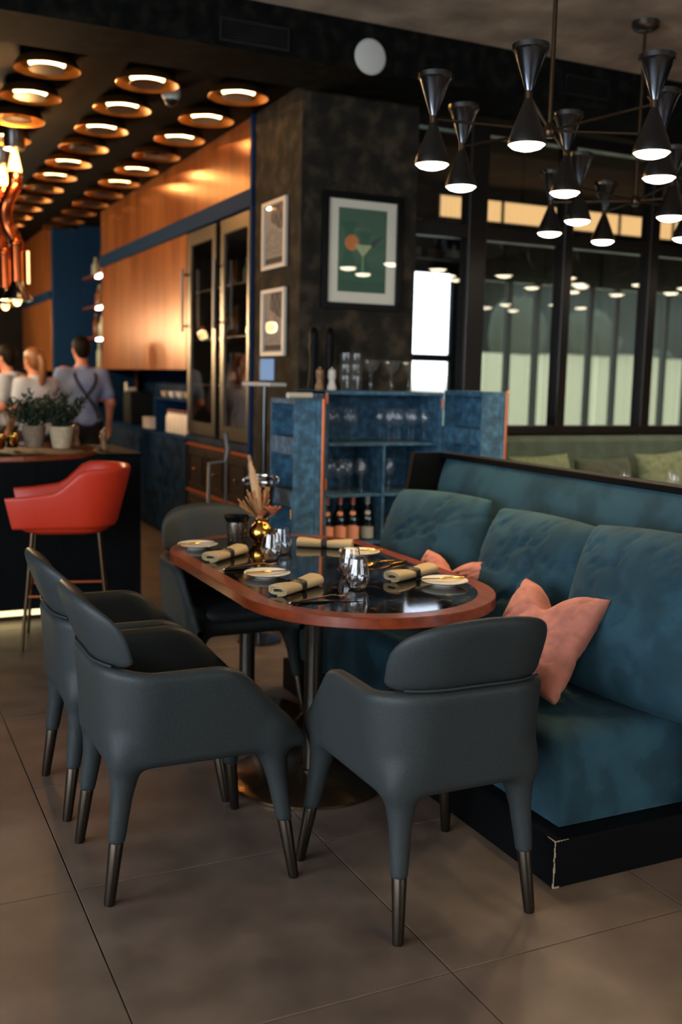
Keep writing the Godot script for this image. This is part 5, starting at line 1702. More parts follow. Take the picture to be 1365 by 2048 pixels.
func person(label: String, at: Vector3, turn: float, o: Dictionary) -> void:
	var t := thing("person", label, "person", at, turn)
	var s: float = o.get("scale", 1.0)
	var hd: Vector3 = o.get("head", Vector3(0, 1.68, -0.02))
	var J := {"hip": Vector3(0.09, 0.93, 0), "knee": Vector3(0.10, 0.50, -0.015), "ankle": Vector3(0.10, 0.09, 0.02), "toe": Vector3(0.115, 0.045, -0.13), "sho": Vector3(0.185, 1.445, 0.0)}
	var elb: Array = o.get("elbow", [Vector3(-0.25, 1.17, 0.03), Vector3(0.25, 1.17, 0.03)])
	var wri: Array = o.get("wrist", [Vector3(-0.22, 0.97, -0.16), Vector3(0.22, 0.97, -0.16)])
	var bw: float = o.get("build", 1.0)
	var torso := [[Vector3(-0.06, 0.96, 0), Vector3(0.06, 0.96, 0), 0.125 * bw, 0.125 * bw], [Vector3(0, 1.0, 0), Vector3(0, 1.16, 0.0), 0.125 * bw, 0.118 * bw], [Vector3(-0.07 * bw, 1.32, 0.0), Vector3(0.07 * bw, 1.32, 0.0), 0.125 * bw, 0.125 * bw], [Vector3(0, 1.16, 0), Vector3(0, 1.34, 0), 0.12 * bw, 0.13 * bw], [Vector3(-0.15 * bw, 1.435, 0.005), Vector3(0.15 * bw, 1.435, 0.005), 0.066, 0.066], [Vector3(0, 1.42, 0.005), hd + Vector3(0, -0.12, 0.02), 0.07, 0.054]]
	var legs := []
	var arms := []
	var upper := []
	for i in 2:
		var g := -1.0 if i == 0 else 1.0
		var mx := func(v: Vector3) -> Vector3: return Vector3(v.x * g, v.y, v.z)
		legs.append([mx.call(J.hip), mx.call(J.knee), 0.095, 0.060])
		legs.append([mx.call(J.knee), mx.call(J.ankle), 0.060, 0.040])
		legs.append([mx.call(J.ankle), mx.call(J.toe), 0.042, 0.036])
		var sh := Vector3(J.sho.x * g * bw, J.sho.y, J.sho.z)
		upper.append([sh, elb[i], 0.060 * bw, 0.043])
		arms.append([elb[i], wri[i], 0.043, 0.028])
	var bones := torso + legs + upper + arms
	var b := B.new()
	nets(b, limb_field(bones, 0.0, 0.05), Vector3(-0.46, 0.0, -0.40), Vector3(0.46, 1.62, 0.26), 0.016)
	# head
	var hf := func(p: Vector3) -> float:
		var q := p - hd
		var d := ellipsoid(q, Vector3(0, 0.035, 0.018), Vector3(0.078, 0.092, 0.098))
		d = smin(d, ellipsoid(q, Vector3(0, -0.035, -0.022), Vector3(0.062, 0.085, 0.072)), 0.04)
		d = smin(d, capsule(q, Vector3(0, -0.11, 0.03), Vector3(0, -0.05, 0.02), 0.054, 0.056), 0.03)
		d = smin(d, capsule(q, Vector3(0, 0.012, -0.088), Vector3(0, -0.026, -0.108), 0.008, 0.013), 0.014)
		d = smin(d, capsule(q, Vector3(-0.018, -0.062, -0.088), Vector3(0.018, -0.062, -0.088), 0.008, 0.008), 0.010)
		d = smin(d, capsule(q, Vector3(-0.035, 0.028, -0.080), Vector3(0.035, 0.028, -0.080), 0.012, 0.012), 0.02)
		for g in [-1.0, 1.0]:
			d = smin(d, ellipsoid(q, Vector3(0.080 * g, -0.005, 0.012), Vector3(0.010, 0.030, 0.018)), 0.008)
			d = smax(d, -ellipsoid(q, Vector3(0.030 * g, 0.008, -0.097), Vector3(0.017, 0.011, 0.014)), 0.012)
		return d
	nets(b, hf, hd + Vector3(-0.11, -0.16, -0.14), hd + Vector3(0.11, 0.15, 0.14), 0.0065)
	for i in 2:
		var dirn: Vector3 = (wri[i] - elb[i]).normalized()
		var yy := -dirn
		var zz := Vector3.FORWARD if absf(yy.z) < 0.8 else Vector3.UP
		zz = (-(zz - yy * zz.dot(yy))).normalized()
		var xx := yy.cross(zz)
		if i == 0:
			xx = -xx
		hand_mesh(b, Transform3D(Basis(xx, yy, zz), wri[i] + dirn * 0.012))
	part(t, "body", b, M.skin)
	for g in [-1.0, 1.0]:
		part(t, "eye", B.new().ball(hd + Vector3(0.030 * g, 0.008, -0.083), Vector3(0.011, 0.009, 0.008), 10, 8), M.eye)
	# shirt: trunk and half sleeves
	var sl := []
	for u in upper:
		sl.append([u[0], u[0].lerp(u[1], o.get("sleeve", 0.72)), u[2], lerpf(u[2], u[3], 0.7) + 0.008])
	var sf := limb_field(torso.slice(0, 5) + sl, 0.013, 0.06)
	var neck_y := 1.50
	var shirt := B.new()
	nets(shirt, func(p: Vector3) -> float: return smax(smax(sf.call(p), p.y - neck_y, 0.01), 0.93 - p.y, 0.01), Vector3(-0.44, 0.90, -0.26), Vector3(0.44, 1.56, 0.24), 0.014)
	part(t, "shirt", shirt, o.shirt)
	var coll := B.new()
	coll.lathe([Vector2(0.066, 1.478), Vector2(0.073, 1.480), Vector2(0.066, 1.525), Vector2(0.060, 1.522)], 24, Vector3(0, 0, 0.014))
	part(t, "collar", coll, o.shirt)
	var tf := limb_field(legs.filter(func(l): return l[2] > 0.05) + [[Vector3(-0.06, 0.96, 0), Vector3(0.06, 0.96, 0), 0.125 * bw, 0.125 * bw]], 0.019, 0.05)
	var tr := B.new()
	nets(tr, func(p: Vector3) -> float: return smax(smax(tf.call(p), p.y - 0.985, 0.01), 0.07 - p.y, 0.01), Vector3(-0.28, 0.05, -0.20), Vector3(0.28, 1.03, 0.20), 0.018)
	part(t, "trousers", tr, M.trousers)
	for g in [-1.0, 1.0]:
		part(t, "shoe", B.new().ball(Vector3(0.11 * g, 0.045, -0.06), Vector3(0.052, 0.046, 0.14), 14, 10), M.black_plastic)
	# hair
	var hb := B.new()
	var hair := func(p: Vector3) -> float:
		var q := p - hd
		var d := ellipsoid(q, Vector3(0, 0.045, 0.026), Vector3(0.090, 0.100, 0.108))
		d = smin(d, ellipsoid(q, Vector3(0, -0.02, 0.062), Vector3(0.068, 0.075, 0.058)), 0.03)
		d = smax(d, -(q.z + 0.075 - maxf(q.y - 0.05, 0.0) * 0.5), 0.03)
		return smax(d, -(q.y + 0.085 + q.z * 0.2), 0.02)
	nets(hb, hair, hd + Vector3(-0.11, -0.14, -0.12), hd + Vector3(0.11, 0.17, 0.16), 0.008)
	part(t, "hair", hb, o.hair)
	if o.get("ponytail", false):
		var pt := B.new()
		pt.tube([hd + Vector3(0, 0.05, 0.115), hd + Vector3(0, 0.055, 0.15), hd + Vector3(0.01, 0.0, 0.175), hd + Vector3(0.015, -0.10, 0.165), hd + Vector3(0.01, -0.22, 0.15), hd + Vector3(0.0, -0.31, 0.145)], [0.018, 0.026, 0.036, 0.038, 0.030, 0.006], 14)
		part(t, "ponytail", pt, M.hair_blond, "long blond ponytail")
	if o.get("suspenders", false):
		var sp := B.new()
		# two straps crossing on the back, following the shirt
		for g in [-1.0, 1.0]:
			var pts := []
			for i in 25:
				var k := i / 24.0
				var y := lerpf(1.0, 1.455, k)
				var x: float = lerpf(0.12, -0.105, smoothstep(0.0, 0.95, k)) * g
				pts.append(Vector3(x, y, 0.0))
			sp.smooth()
			var row := []
			for q in pts:
				# march in from behind to find the shirt
				var z := 0.30
				for it in 26:
					var dd: float = sf.call(Vector3(q.x, q.y, z))
					z -= dd * 0.9
					if dd < 0.001:
						break
				row.append(Vector3(q.x, q.y, z))
			for i in row.size() - 1:
				var w := Vector3(0.0155, 0.004 * g, 0)
				for lay in [0.002, 0.006]:
					var up := Vector3(0, 0, lay)
					sp.poly([row[i] - w + up, row[i] + w + up, row[i + 1] + w + up, row[i + 1] - w + up], Vector3.BACK)
		part(t, "suspenders", sp, M.strap, "dark crossed suspenders")
	t.scale = Vector3.ONE * s

func build_people() -> void:
	person("person in a blue shirt and crossed dark suspenders, back turned, behind the bar", Vector3(2.12, 0, -10.72), 0.12, {"shirt": M.shirt_blue, "hair": M.hair_dark, "suspenders": true, "scale": 1.035, "build": 1.06, "elbow": [Vector3(-0.27, 1.17, -0.02), Vector3(0.285, 1.16, 0.03)], "wrist": [Vector3(-0.22, 1.02, -0.22), Vector3(0.30, 0.92, -0.06)]})
	person("person with a blond ponytail and light shirt standing behind the bar", Vector3(1.575, 0, -10.15), 0.35, {"shirt": M.shirt_light, "hair": M.hair_blond, "ponytail": true, "scale": 0.965, "build": 0.92, "head": Vector3(-0.01, 1.66, -0.05)})
	person("person with dark hair and light shirt standing beyond the blond ponytail", Vector3(1.43, 0, -10.85), 0.9, {"shirt": M.shirt_light, "hair": M.hair_dark, "scale": 0.985, "build": 1.0, "head": Vector3(0, 1.66, -0.07)})

# ------------------------------------------------------------------ trunk bar with glasses and bottles
func wine_glass_mesh(k := 1.0) -> ArrayMesh:
	return B.new().lathe([Vector2(0.034, 0.0), Vector2(0.030, 0.003), Vector2(0.006, 0.007), Vector2(0.0038, 0.02), Vector2(0.0038, 0.090), Vector2(0.008, 0.098), Vector2(0.030, 0.118), Vector2(0.038, 0.142), Vector2(0.036, 0.175), Vector2(0.030 * k, 0.212)], 24).mesh()

func build_trunk() -> void:
	var t := thing("trunk_bar", "blue standing trunk bar with open doors, shelves and copper edges", "cabinet", Vector3(2.585, 0, -5.65))
	var W := 0.84
	var D := 0.44
	var H := 1.43
	var b := B.new()
	b.bb(Vector3(0, 0.02, -D), Vector3(0.022, H, 0), 0.003)
	b.bb(Vector3(W - 0.022, 0.02, -D), Vector3(W, H, 0), 0.003)
	b.bb(Vector3(0.0, H - 0.022, -D), Vector3(W, H + 0.0005, 0.004), 0.003)
	b.bb(Vector3(0, 0.02, -D), Vector3(W, 0.045, 0))
	part(t, "carcass", b, M.trunk_blue)
	part(t, "back_panel", B.new().bb(Vector3(0.022, 0.045, -D), Vector3(W - 0.022, H - 0.022, -D + 0.015)), M.trunk_blue)
	part(t, "lining", B.new().bb(Vector3(0.0225, 0.045, -D + 0.016), Vector3(0.026, H - 0.023, -0.012)), M.trunk_blue)
	part(t, "lining", B.new().bb(Vector3(W - 0.026, 0.045, -D + 0.016), Vector3(W - 0.0225, H - 0.023, -0.012)), M.trunk_blue)
	for y in [0.465, 0.77, 1.09]:
		part(t, "shelf", B.new().bb(Vector3(0.027, y, -D + 0.016), Vector3(W - 0.027, y + 0.016, -0.004), 0.002), M.trunk_blue)
	part(t, "divider", B.new().bb(Vector3(0.41, 0.481, -D + 0.016), Vector3(0.427, 0.7695, -0.005), 0.002), M.trunk_blue)
	part(t, "divider", B.new().bb(Vector3(0.41, 0.7865, -D + 0.016), Vector3(0.427, 1.0895, -0.005), 0.002), M.trunk_blue)
	part(t, "divider", B.new().bb(Vector3(0.41, 0.046, -D + 0.016), Vector3(0.427, 0.4645, -0.005), 0.002), M.trunk_blue)
	part(t, "hinge_panel", B.new().bb(Vector3(-0.185, 0.03, -0.06), Vector3(-0.001, 1.38, -0.02)), M.trunk_blue)
	# doors: shallow boxes swung out, pockets on the left face, copper edge on the right
	for q in [[-0.357, 0.0, 0.172, 0.37, 1.385, [[1.165, 1.355], [0.855, 1.065], [0.50, 0.765], [0.08, 0.42]], 0.0], [0.8415, 0.0, 0.172, 0.45, 1.445, [[1.215, 1.415], [0.80, 1.115], [0.42, 0.72], [0.08, 0.35]], 0.0]]:
		var x0: float = q[0]
		var tw: float = q[2]
		var dl: float = q[3]
		var dh: float = q[4]
		var core := part(t, "door", B.new().bb(Vector3(x0 + 0.134, 0.03, 0.004), Vector3(x0 + tw, dh, dl), 0.003), M.trunk_blue)
		part(core, "pocket_lining", B.new().bb(Vector3(x0 + 0.130, 0.04, 0.02), Vector3(x0 + 0.1335, dh - 0.02, dl - 0.02)), M.trunk_blue)
		var y := 0.03
		var bars := []
		for pk in [q[5][3], q[5][2], q[5][1], q[5][0]]:
			bars.append([y, pk[0]])
			y = pk[1]
		bars.append([y, dh])
		for r in bars:
			part(core, "pocket_bar", B.new().bb(Vector3(x0, r[0], 0.004), Vector3(x0 + 0.1295, r[1], dl), 0.002), M.trunk_blue)
		for z in [0.004, dl - 0.0125]:
			part(core, "pocket_stile", B.new().bb(Vector3(x0 - 0.001, 0.031, z), Vector3(x0 + 0.1297, dh - 0.001, z + 0.012)), M.trunk_blue)
		part(core, "copper_edge", B.new().bb(Vector3(x0 + tw - 0.001, 0.03, dl - 0.028), Vector3(x0 + tw + 0.016, dh + 0.006, dl + 0.004), 0.003), M.copper_trim, "copper edge strip")
		part(core, "copper_edge", B.new().bb(Vector3(x0 + tw - 0.001, 0.03, 0.0), Vector3(x0 + tw + 0.0, dh, 0.02)), M.copper_trim)
		part(core, "latch", B.new().bb(Vector3(x0 - 0.012, 0.70, dl - 0.03), Vector3(x0 - 0.002, 0.76, dl - 0.012), 0.003), M.brass)
	for y in [0.82, 1.35]:
		part(t, "hinge", B.new().bb(Vector3(0.003, y, 0.001), Vector3(0.016, y + 0.07, 0.008), 0.002), M.copper_trim)
		part(t, "hinge", B.new().bb(Vector3(W - 0.016, y - 0.03, 0.001), Vector3(W - 0.003, y + 0.04, 0.008), 0.002), M.copper_trim)
	for q in [[0.05, -0.05], [W - 0.05, -0.05], [0.05, -D + 0.05], [W - 0.05, -D + 0.05]]:
		part(t, "foot", B.new().lathe([Vector2(0.0, 0.0), Vector2(0.02, 0.0), Vector2(0.024, 0.02), Vector2(0.0, 0.02)], 14, Vector3(q[0], 0, q[1])), M.brass)
	solo("rolled_menu", B.new().tube([Vector3(-0.085, 0.018, 0.0), Vector3(0.085, 0.018, 0.0)], 0.0175, 16), M.paper, "white rolled menu lying on the open left trunk door", "menu", Vector3(2.315, 1.3855, -5.42), 0.25)
	# wine glasses
	var red := wine_glass_mesh()
	var gl := "wine glasses on the trunk shelves"
	for q in [[0.07, -0.10], [0.135, -0.14], [0.235, -0.10], [0.255, -0.22]]:
		solo("wine_glass", red, M.glass, "stemmed wine glass on the top trunk shelf by its left wall", "glass", Vector3(2.585 + q[0], 1.1065, -5.65 + q[1]), 0, gl)
	for q in [[0.50, -0.10], [0.585, -0.12], [0.61, -0.24], [0.675, -0.10], [0.71, -0.22], [0.765, -0.11], [0.52, -0.27]]:
		solo("wine_glass", red, M.glass, "stemmed wine glass on the top trunk shelf in the right-hand row", "glass", Vector3(2.585 + q[0], 1.1065, -5.65 + q[1]), 0, gl)
	for q in [[0.072, -0.10], [0.15, -0.08], [0.145, -0.20], [0.229, -0.12], [0.245, -0.23], [0.308, -0.09], [0.345, -0.19]]:
		solo("wine_glass", red, M.glass, "stemmed wine glass on the middle trunk shelf left of the divider", "glass", Vector3(2.585 + q[0], 0.7865, -5.65 + q[1]), 0, gl)
	for q in [[0.505, -0.10], [0.565, -0.20]]:
		solo("wine_glass", red, M.glass, "stemmed wine glass on the middle trunk shelf right of the divider", "glass", Vector3(2.585 + q[0], 0.7865, -5.65 + q[1]), 0, gl)
	# bottles
	for k in 4:
		var last := k == 3
		var bo := thing("champagne_bottle" if not last else "wine_bottle", "dark champagne bottle with pink label and pink foil on the lower trunk shelf" if not last else "dark wine bottle with grey label on the lower trunk shelf", "bottle", Vector3(2.585 + [0.072, 0.162, 0.252, 0.358][k], 0.4815, -5.65 - 0.10), 0, "pink label bottles in the trunk" if not last else "")
		part(bo, "glass_body", B.new().lathe([Vector2(0.0, 0.0), Vector2(0.040, 0.0), Vector2(0.043, 0.006), Vector2(0.043, 0.130), Vector2(0.039, 0.160), Vector2(0.024, 0.200), Vector2(0.016, 0.235), Vector2(0.0145, 0.262), Vector2(0.0, 0.262)], 26), M.bottle_dark)
		part(bo, "foil", B.new().lathe([Vector2(0.0166, 0.234), Vector2(0.0155, 0.255), Vector2(0.0165, 0.268), Vector2(0.0165, 0.284), Vector2(0.0, 0.286)], 20), M.label_grey if last else M.foil_pink)
		var lb := B.new()
		lb.smooth()
		for i in 14:
			var a0 := PI * 0.5 + (i / 14.0 - 0.5) * 2.6 + 0.4
			var a1 := PI * 0.5 + ((i + 1) / 14.0 - 0.5) * 2.6 + 0.4
			var bump0 := 0.014 * sin(i / 14.0 * PI) * (0.0 if last else 1.0)
			var bump1 := 0.014 * sin((i + 1) / 14.0 * PI) * (0.0 if last else 1.0)
			var rr := 0.0437
			lb.poly([Vector3(cos(a0) * rr, 0.012, sin(a0) * rr), Vector3(cos(a1) * rr, 0.012, sin(a1) * rr), Vector3(cos(a1) * rr, 0.088 + bump1, sin(a1) * rr), Vector3(cos(a0) * rr, 0.088 + bump0, sin(a0) * rr)], Vector3(cos(a0), 0, sin(a0)))
		part(bo, "label_paper", lb, M.label_grey if last else M.label_pink)
		var sh := B.new()
		var c := Vector3(cos(PI * 0.5 + 0.4), 0, sin(PI * 0.5 + 0.4))
		sh.xf = Transform3D(Basis(Vector3.UP.cross(c), Vector3.UP, c), c * 0.0315 + Vector3(0, 0.178, 0)) * Transform3D(Basis(Vector3.RIGHT, 0.98), Vector3.ZERO)
		sh.lathe([Vector2(0.0185, 0.0), Vector2(0.017, 0.003), Vector2(0.0, 0.0045)], 18)
		part(bo, "neck_seal", sh, M.label_pink if not last else M.label_grey)
	# stack of plates right of the lower divider
	var plm := B.new().lathe([Vector2(0.0, 0.0), Vector2(0.05, 0.0), Vector2(0.085, 0.010), Vector2(0.086, 0.012), Vector2(0.05, 0.004), Vector2(0.0, 0.004)], 26).mesh()
	for k in 13:
		solo("stacked_plate", plm, M.plate_brown, "brown plate in the stack on the lower trunk shelf", "plate", Vector3(2.585 + 0.525, 0.4815 + k * 0.0100, -5.65 - 0.13), 0, "plates stacked in the trunk")
	# on top: grinders, tumblers, cocktail glasses
	var gr := B.new().lathe([Vector2(0.0, 0.0), Vector2(0.032, 0.0), Vector2(0.034, 0.01), Vector2(0.028, 0.06), Vector2(0.022, 0.16), Vector2(0.028, 0.24), Vector2(0.031, 0.28), Vector2(0.024, 0.30), Vector2(0.029, 0.33), Vector2(0.026, 0.37), Vector2(0.012, 0.39), Vector2(0.0, 0.395)], 26)
	var grm := gr.mesh()
	var H2 := H + 0.0015
	solo("pepper_grinder", grm, M.black_paint, "tall black pepper grinder on the trunk bar, the one at its left corner", "grinder", Vector3(2.632, H2, -5.95), 0, "tall black grinders")
	solo("pepper_grinder", grm, M.black_paint, "tall black pepper grinder on the trunk bar, the one behind the white mill", "grinder", Vector3(2.735, H2, -5.93), 0, "tall black grinders")
	var tum := B.new().lathe([Vector2(0.0, 0.006), Vector2(0.028, 0.004), Vector2(0.032, 0.0), Vector2(0.038, 0.05), Vector2(0.040, 0.09)], 22).mesh()
	for k in 6:
		solo("stacked_tumbler", tum, M.glass, "clear tumbler stacked on the trunk bar beside the mills", "glass", Vector3(2.79 + 0.085 * (k % 2), H2 + 0.072 * (k / 2), -5.80 - 0.02 * (k % 2)), 0, "stacked tumblers on the trunk bar")
	var coupe := B.new().lathe([Vector2(0.036, 0.0), Vector2(0.032, 0.003), Vector2(0.006, 0.007), Vector2(0.0036, 0.02), Vector2(0.0036, 0.105), Vector2(0.010, 0.115), Vector2(0.040, 0.145), Vector2(0.056, 0.195)], 26).mesh()
	for q in [[2.985, -5.82], [3.04, -5.95], [3.11, -5.79], [3.185, -5.92], [3.245, -5.80], [3.325, -5.90]]:
		solo("cocktail_glass", coupe, M.glass, "stemmed cocktail glass standing on top of the trunk bar", "glass", Vector3(q[0], H2, q[1]), 0, "cocktail glasses on the trunk bar")

# ------------------------------------------------------------------ pictures on the column, till stand
func print_material(im: Image) -> StandardMaterial3D:
	var m := StandardMaterial3D.new()
	m.albedo_texture = ImageTexture.create_from_image(im)
	m.roughness = 0.7
	m.texture_repeat = false
	return m

func poster_image() -> Image:
	var w := 330
	var h := 500
	var im := Image.create(w, h, false, Image.FORMAT_RGB8)
	im.fill(Color(0.13, 0.33, 0.205))
	im.fill_rect(Rect2i(0, h - 68, w, 68), Color(0.10, 0.28, 0.17))
	var sun := Vector2(92, 205)
	for y in h:
		for x in w:
			var p := Vector2(x, y)
			if p.distance_to(sun) < 48.0:
				im.set_pixel(x, y, Color(0.80, 0.44, 0.10))
			# cocktail glass: bowl, stem, foot
			var c := 168.0
			if y > 212 and y < 286 and absf(x - c) < (286.0 - y) * 0.88:
				im.set_pixel(x, y, Color(0.66, 0.69, 0.49))
			elif y >= 280 and y < 392 and absf(x - c) < 9.0:
				im.set_pixel(x, y, Color(0.42, 0.52, 0.36))
			elif y >= 392 and y < 402 and absf(x - c) < 42.0:
				im.set_pixel(x, y, Color(0.42, 0.52, 0.36))
			# dark leaning beak-like garnish
			var q := p - Vector2(225, 214)
			var along := q.dot(Vector2(0.78, -0.62))
			var off := q.dot(Vector2(0.62, 0.78))
			if along > 0 and along < 118 and absf(off) < 17.0 * (1.0 - along / 118.0):
				im.set_pixel(x, y, Color(0.06, 0.11, 0.11))
	return im

func menu_image(flip: bool) -> Image:
	var w := 200
	var h := 260
	var im := Image.create(w, h, false, Image.FORMAT_RGB8)
	im.fill(Color(0.68, 0.62, 0.55))
	var rng := RandomNumberGenerator.new()
	rng.seed = 6 if flip else 7
	# brown photograph in the upper corner
	for y in 110:
		for x in w:
			if x > 70 - y * 0.25 and x > 60 + maxf(0, y - 70) * 2.2:
				var k := 0.30 + 0.12 * sin(x * 0.13) * sin(y * 0.09) + 0.05 * rng.randf()
				im.set_pixel(x, y, Color(k + 0.06, k, k - 0.03))
	# lines of small print
	for r in 13:
		var y := 104 + r * 9
		var x := 14
		while x < 180:
			var l := rng.randi_range(6, 22)
			if rng.randf() < 0.62:
				im.fill_rect(Rect2i(x, y, mini(l, 184 - x), 3), Color(0.36, 0.32, 0.29))
			x += l + 5
	im.fill_rect(Rect2i(10, 228, 180, 24), Color(0.20, 0.16, 0.14))
	return im

func build_pictures() -> void:
	var t := thing("framed_poster", "black framed green poster of a cocktail glass and an orange disc on the column", "poster", Vector3(3.036, 1.957, -6.109))
	var hw := 0.292
	var hh := 0.742
	var f := 0.042
	var fr := B.new()
	fr.bb(Vector3(-hw, 0, 0), Vector3(hw, f, 0.028), 0.002)
	fr.bb(Vector3(-hw, hh - f, 0), Vector3(hw, hh, 0.028), 0.002)
	fr.bb(Vector3(-hw, f, 0), Vector3(-hw + f, hh - f, 0.028), 0.002)
	fr.bb(Vector3(hw - f, f, 0), Vector3(hw, hh - f, 0.028), 0.002)
	part(t, "frame", fr, M.frame_black)
	part(t, "mat_board", B.new().bb(Vector3(-hw + f, f, 0.002), Vector3(hw - f, hh - f, 0.008)), M.mat_board)
	var pr := B.new()
	pr.quad_uv(Vector3(-0.175, 0.648, 0.0088), Vector3(0.178, 0.648, 0.0088), Vector3(0.178, 0.114, 0.0088), Vector3(-0.175, 0.114, 0.0088))
	var po := part(t, "print", pr, print_material(poster_image()))
	var tm := TextMesh.new()
	tm.text = "TYPHOON"
	tm.font_size = 24
	tm.pixel_size = 0.0012
	tm.depth = 0.0004
	var fo := SystemFont.new()
	fo.font_names = PackedStringArray(["Droid Sans"])
	tm.font = fo
	var lt := part(po, "lettering", tm, mat(Color(0.42, 0.46, 0.33), 0.7))
	lt.position = Vector3(0.0, 0.512, 0.0093)
	part(t, "picture_glass", B.new().bb(Vector3(-hw + f, f, 0.0165), Vector3(hw - f, hh - f, 0.0185)), M.picture_pane)
	for q in [[2.232, 2.685, false, "upper white framed drinks sheet on the narrow side of the column"], [1.648, 2.100, true, "lower white framed drinks sheet on the narrow side of the column"]]:
		var s := thing("framed_sheet", q[3], "poster", Vector3(2.599, q[0], -6.54), -PI / 2, "white framed sheets on the column")
		var w := 0.215
		var h: float = q[1] - q[0]
		var b := B.new()
		b.bb(Vector3(-w, 0, 0), Vector3(w, 0.028, 0.022), 0.002)
		b.bb(Vector3(-w, h - 0.028, 0), Vector3(w, h, 0.022), 0.002)
		b.bb(Vector3(-w, 0.028, 0), Vector3(-w + 0.036, h - 0.028, 0.022), 0.002)
		b.bb(Vector3(w - 0.036, 0.028, 0), Vector3(w, h - 0.028, 0.022), 0.002)
		part(s, "frame", b, M.frame_white)
		var im := B.new()
		im.quad_uv(Vector3(-w + 0.034, h - 0.026, 0.007), Vector3(w - 0.034, h - 0.026, 0.007), Vector3(w - 0.034, 0.026, 0.007), Vector3(-w + 0.034, 0.026, 0.007))
		part(s, "print", im, print_material(menu_image(q[2])))
		part(s, "picture_glass", B.new().bb(Vector3(-w + 0.036, 0.028, 0.012), Vector3(w - 0.036, h - 0.028, 0.014)), M.picture_pane)
	# till: tablet screen on a stand with a shelf
	var p := thing("tablet_till", "tablet till on a black post in front of the column", "tablet", Vector3(2.40, 0, -6.20), -PI / 2 + 0.35)
	part(p, "base", B.new().lathe([Vector2(0.0, 0.0), Vector2(0.15, 0.0), Vector2(0.15, 0.012), Vector2(0.0, 0.016)], 28), M.black_metal)
	part(p, "post", B.new().tube([Vector3(0, 0.014, 0), Vector3(0, 1.445, 0)], 0.018, 12), M.black_metal)
	part(p, "shelf", B.new().bb(Vector3(-0.14, 1.446, -0.07), Vector3(0.14, 1.470, 0.08), 0.006), M.frame_white)
	var sc := part(p, "screen_case", B.new().bb(Vector3(-0.075, 1.475, -0.035), Vector3(0.075, 1.632, -0.020), 0.004), M.black_plastic)
	part(sc, "screen", B.new().bb(Vector3(-0.066, 1.484, -0.0195), Vector3(0.066, 1.622, -0.0185)), M.screen, "pale blue lit screen")
	part(p, "screen_prop", B.new().bb(Vector3(-0.02, 1.4705, -0.055), Vector3(0.02, 1.56, -0.036)), M.black_plastic)
	var pq := thing("wall_plaque", "small dark plaque with a pale mark under the framed sheets", "plaque", Vector3(2.599, 1.48, -6.70), -PI / 2)
	part(pq, "plate", B.new().bb(Vector3(-0.09, 0.0, 0), Vector3(0.09, 0.14, 0.012), 0.002), M.black_plastic)
	var mk := B.new()
	for i in 4:
		mk.tube([Vector3(-0.03 + i * 0.015, 0.11 - 0.02 * (i % 2), 0.0135), Vector3(-0.015 + i * 0.015, 0.09 + 0.02 * (i % 2), 0.0135)], 0.0025, 6)
	part(pq, "mark", mk, M.frame_white)
	# wine cooler on a stand behind the table
	var w := thing("wine_cooler", "chrome wine cooler on a slim black stand behind the table", "wine cooler", Vector3(2.045, 0, -5.32))
	part(w, "base", B.new().lathe([Vector2(0.0, 0.0), Vector2(0.13, 0.0), Vector2(0.13, 0.012), Vector2(0.0, 0.018)], 28), M.black_metal)
	part(w, "post", B.new().tube([Vector3(0, 0.015, 0), Vector3(0, 0.735, 0)], 0.014, 12), M.black_metal)
	part(w, "bucket", B.new().lathe([Vector2(0.0, 0.735), Vector2(0.055, 0.735), Vector2(0.062, 0.745), Vector2(0.078, 0.90), Vector2(0.074, 0.90), Vector2(0.058, 0.748), Vector2(0.0, 0.742)], 32), M.black_metal)
	for y in [0.905, 0.945]:
		part(w, "chrome_ring", B.new().lathe([Vector2(0.078, y - 0.010), Vector2(0.086, y - 0.006), Vector2(0.086, y + 0.006), Vector2(0.078, y + 0.010), Vector2(0.074, y), Vector2(0.078, y - 0.010)], 36), M.chrome)
	for g in [-1.0, 1.0]:
		part(w, "ring_handle", B.new().tube([Vector3(0.08 * g, 0.945, 0.0), Vector3(0.105 * g, 0.94, 0.0), Vector3(0.105 * g, 0.91, 0.0), Vector3(0.08 * g, 0.905, 0)], 0.006, 8), M.chrome)
	# folded tray stand
	var ts := thing("tray_stand", "grey folded tray stand leaning behind the table by the drawer chest", "tray stand", Vector3(2.03, 0, -5.95))
	part(ts, "frame_tube", B.new().tube([Vector3(-0.10, 0.0, 0.02), Vector3(-0.085, 0.97, 0.0), Vector3(0.02, 0.985, 0.0), Vector3(0.03, 0.0, -0.02)], 0.012, 10), M.grey_metal)
	part(ts, "handle", B.new().tube([Vector3(0.022, 0.985, 0.0), Vector3(0.035, 1.06, 0.0), Vector3(0.015, 1.16, 0.0)], [0.014, 0.018, 0.016], 12), M.grey_metal)

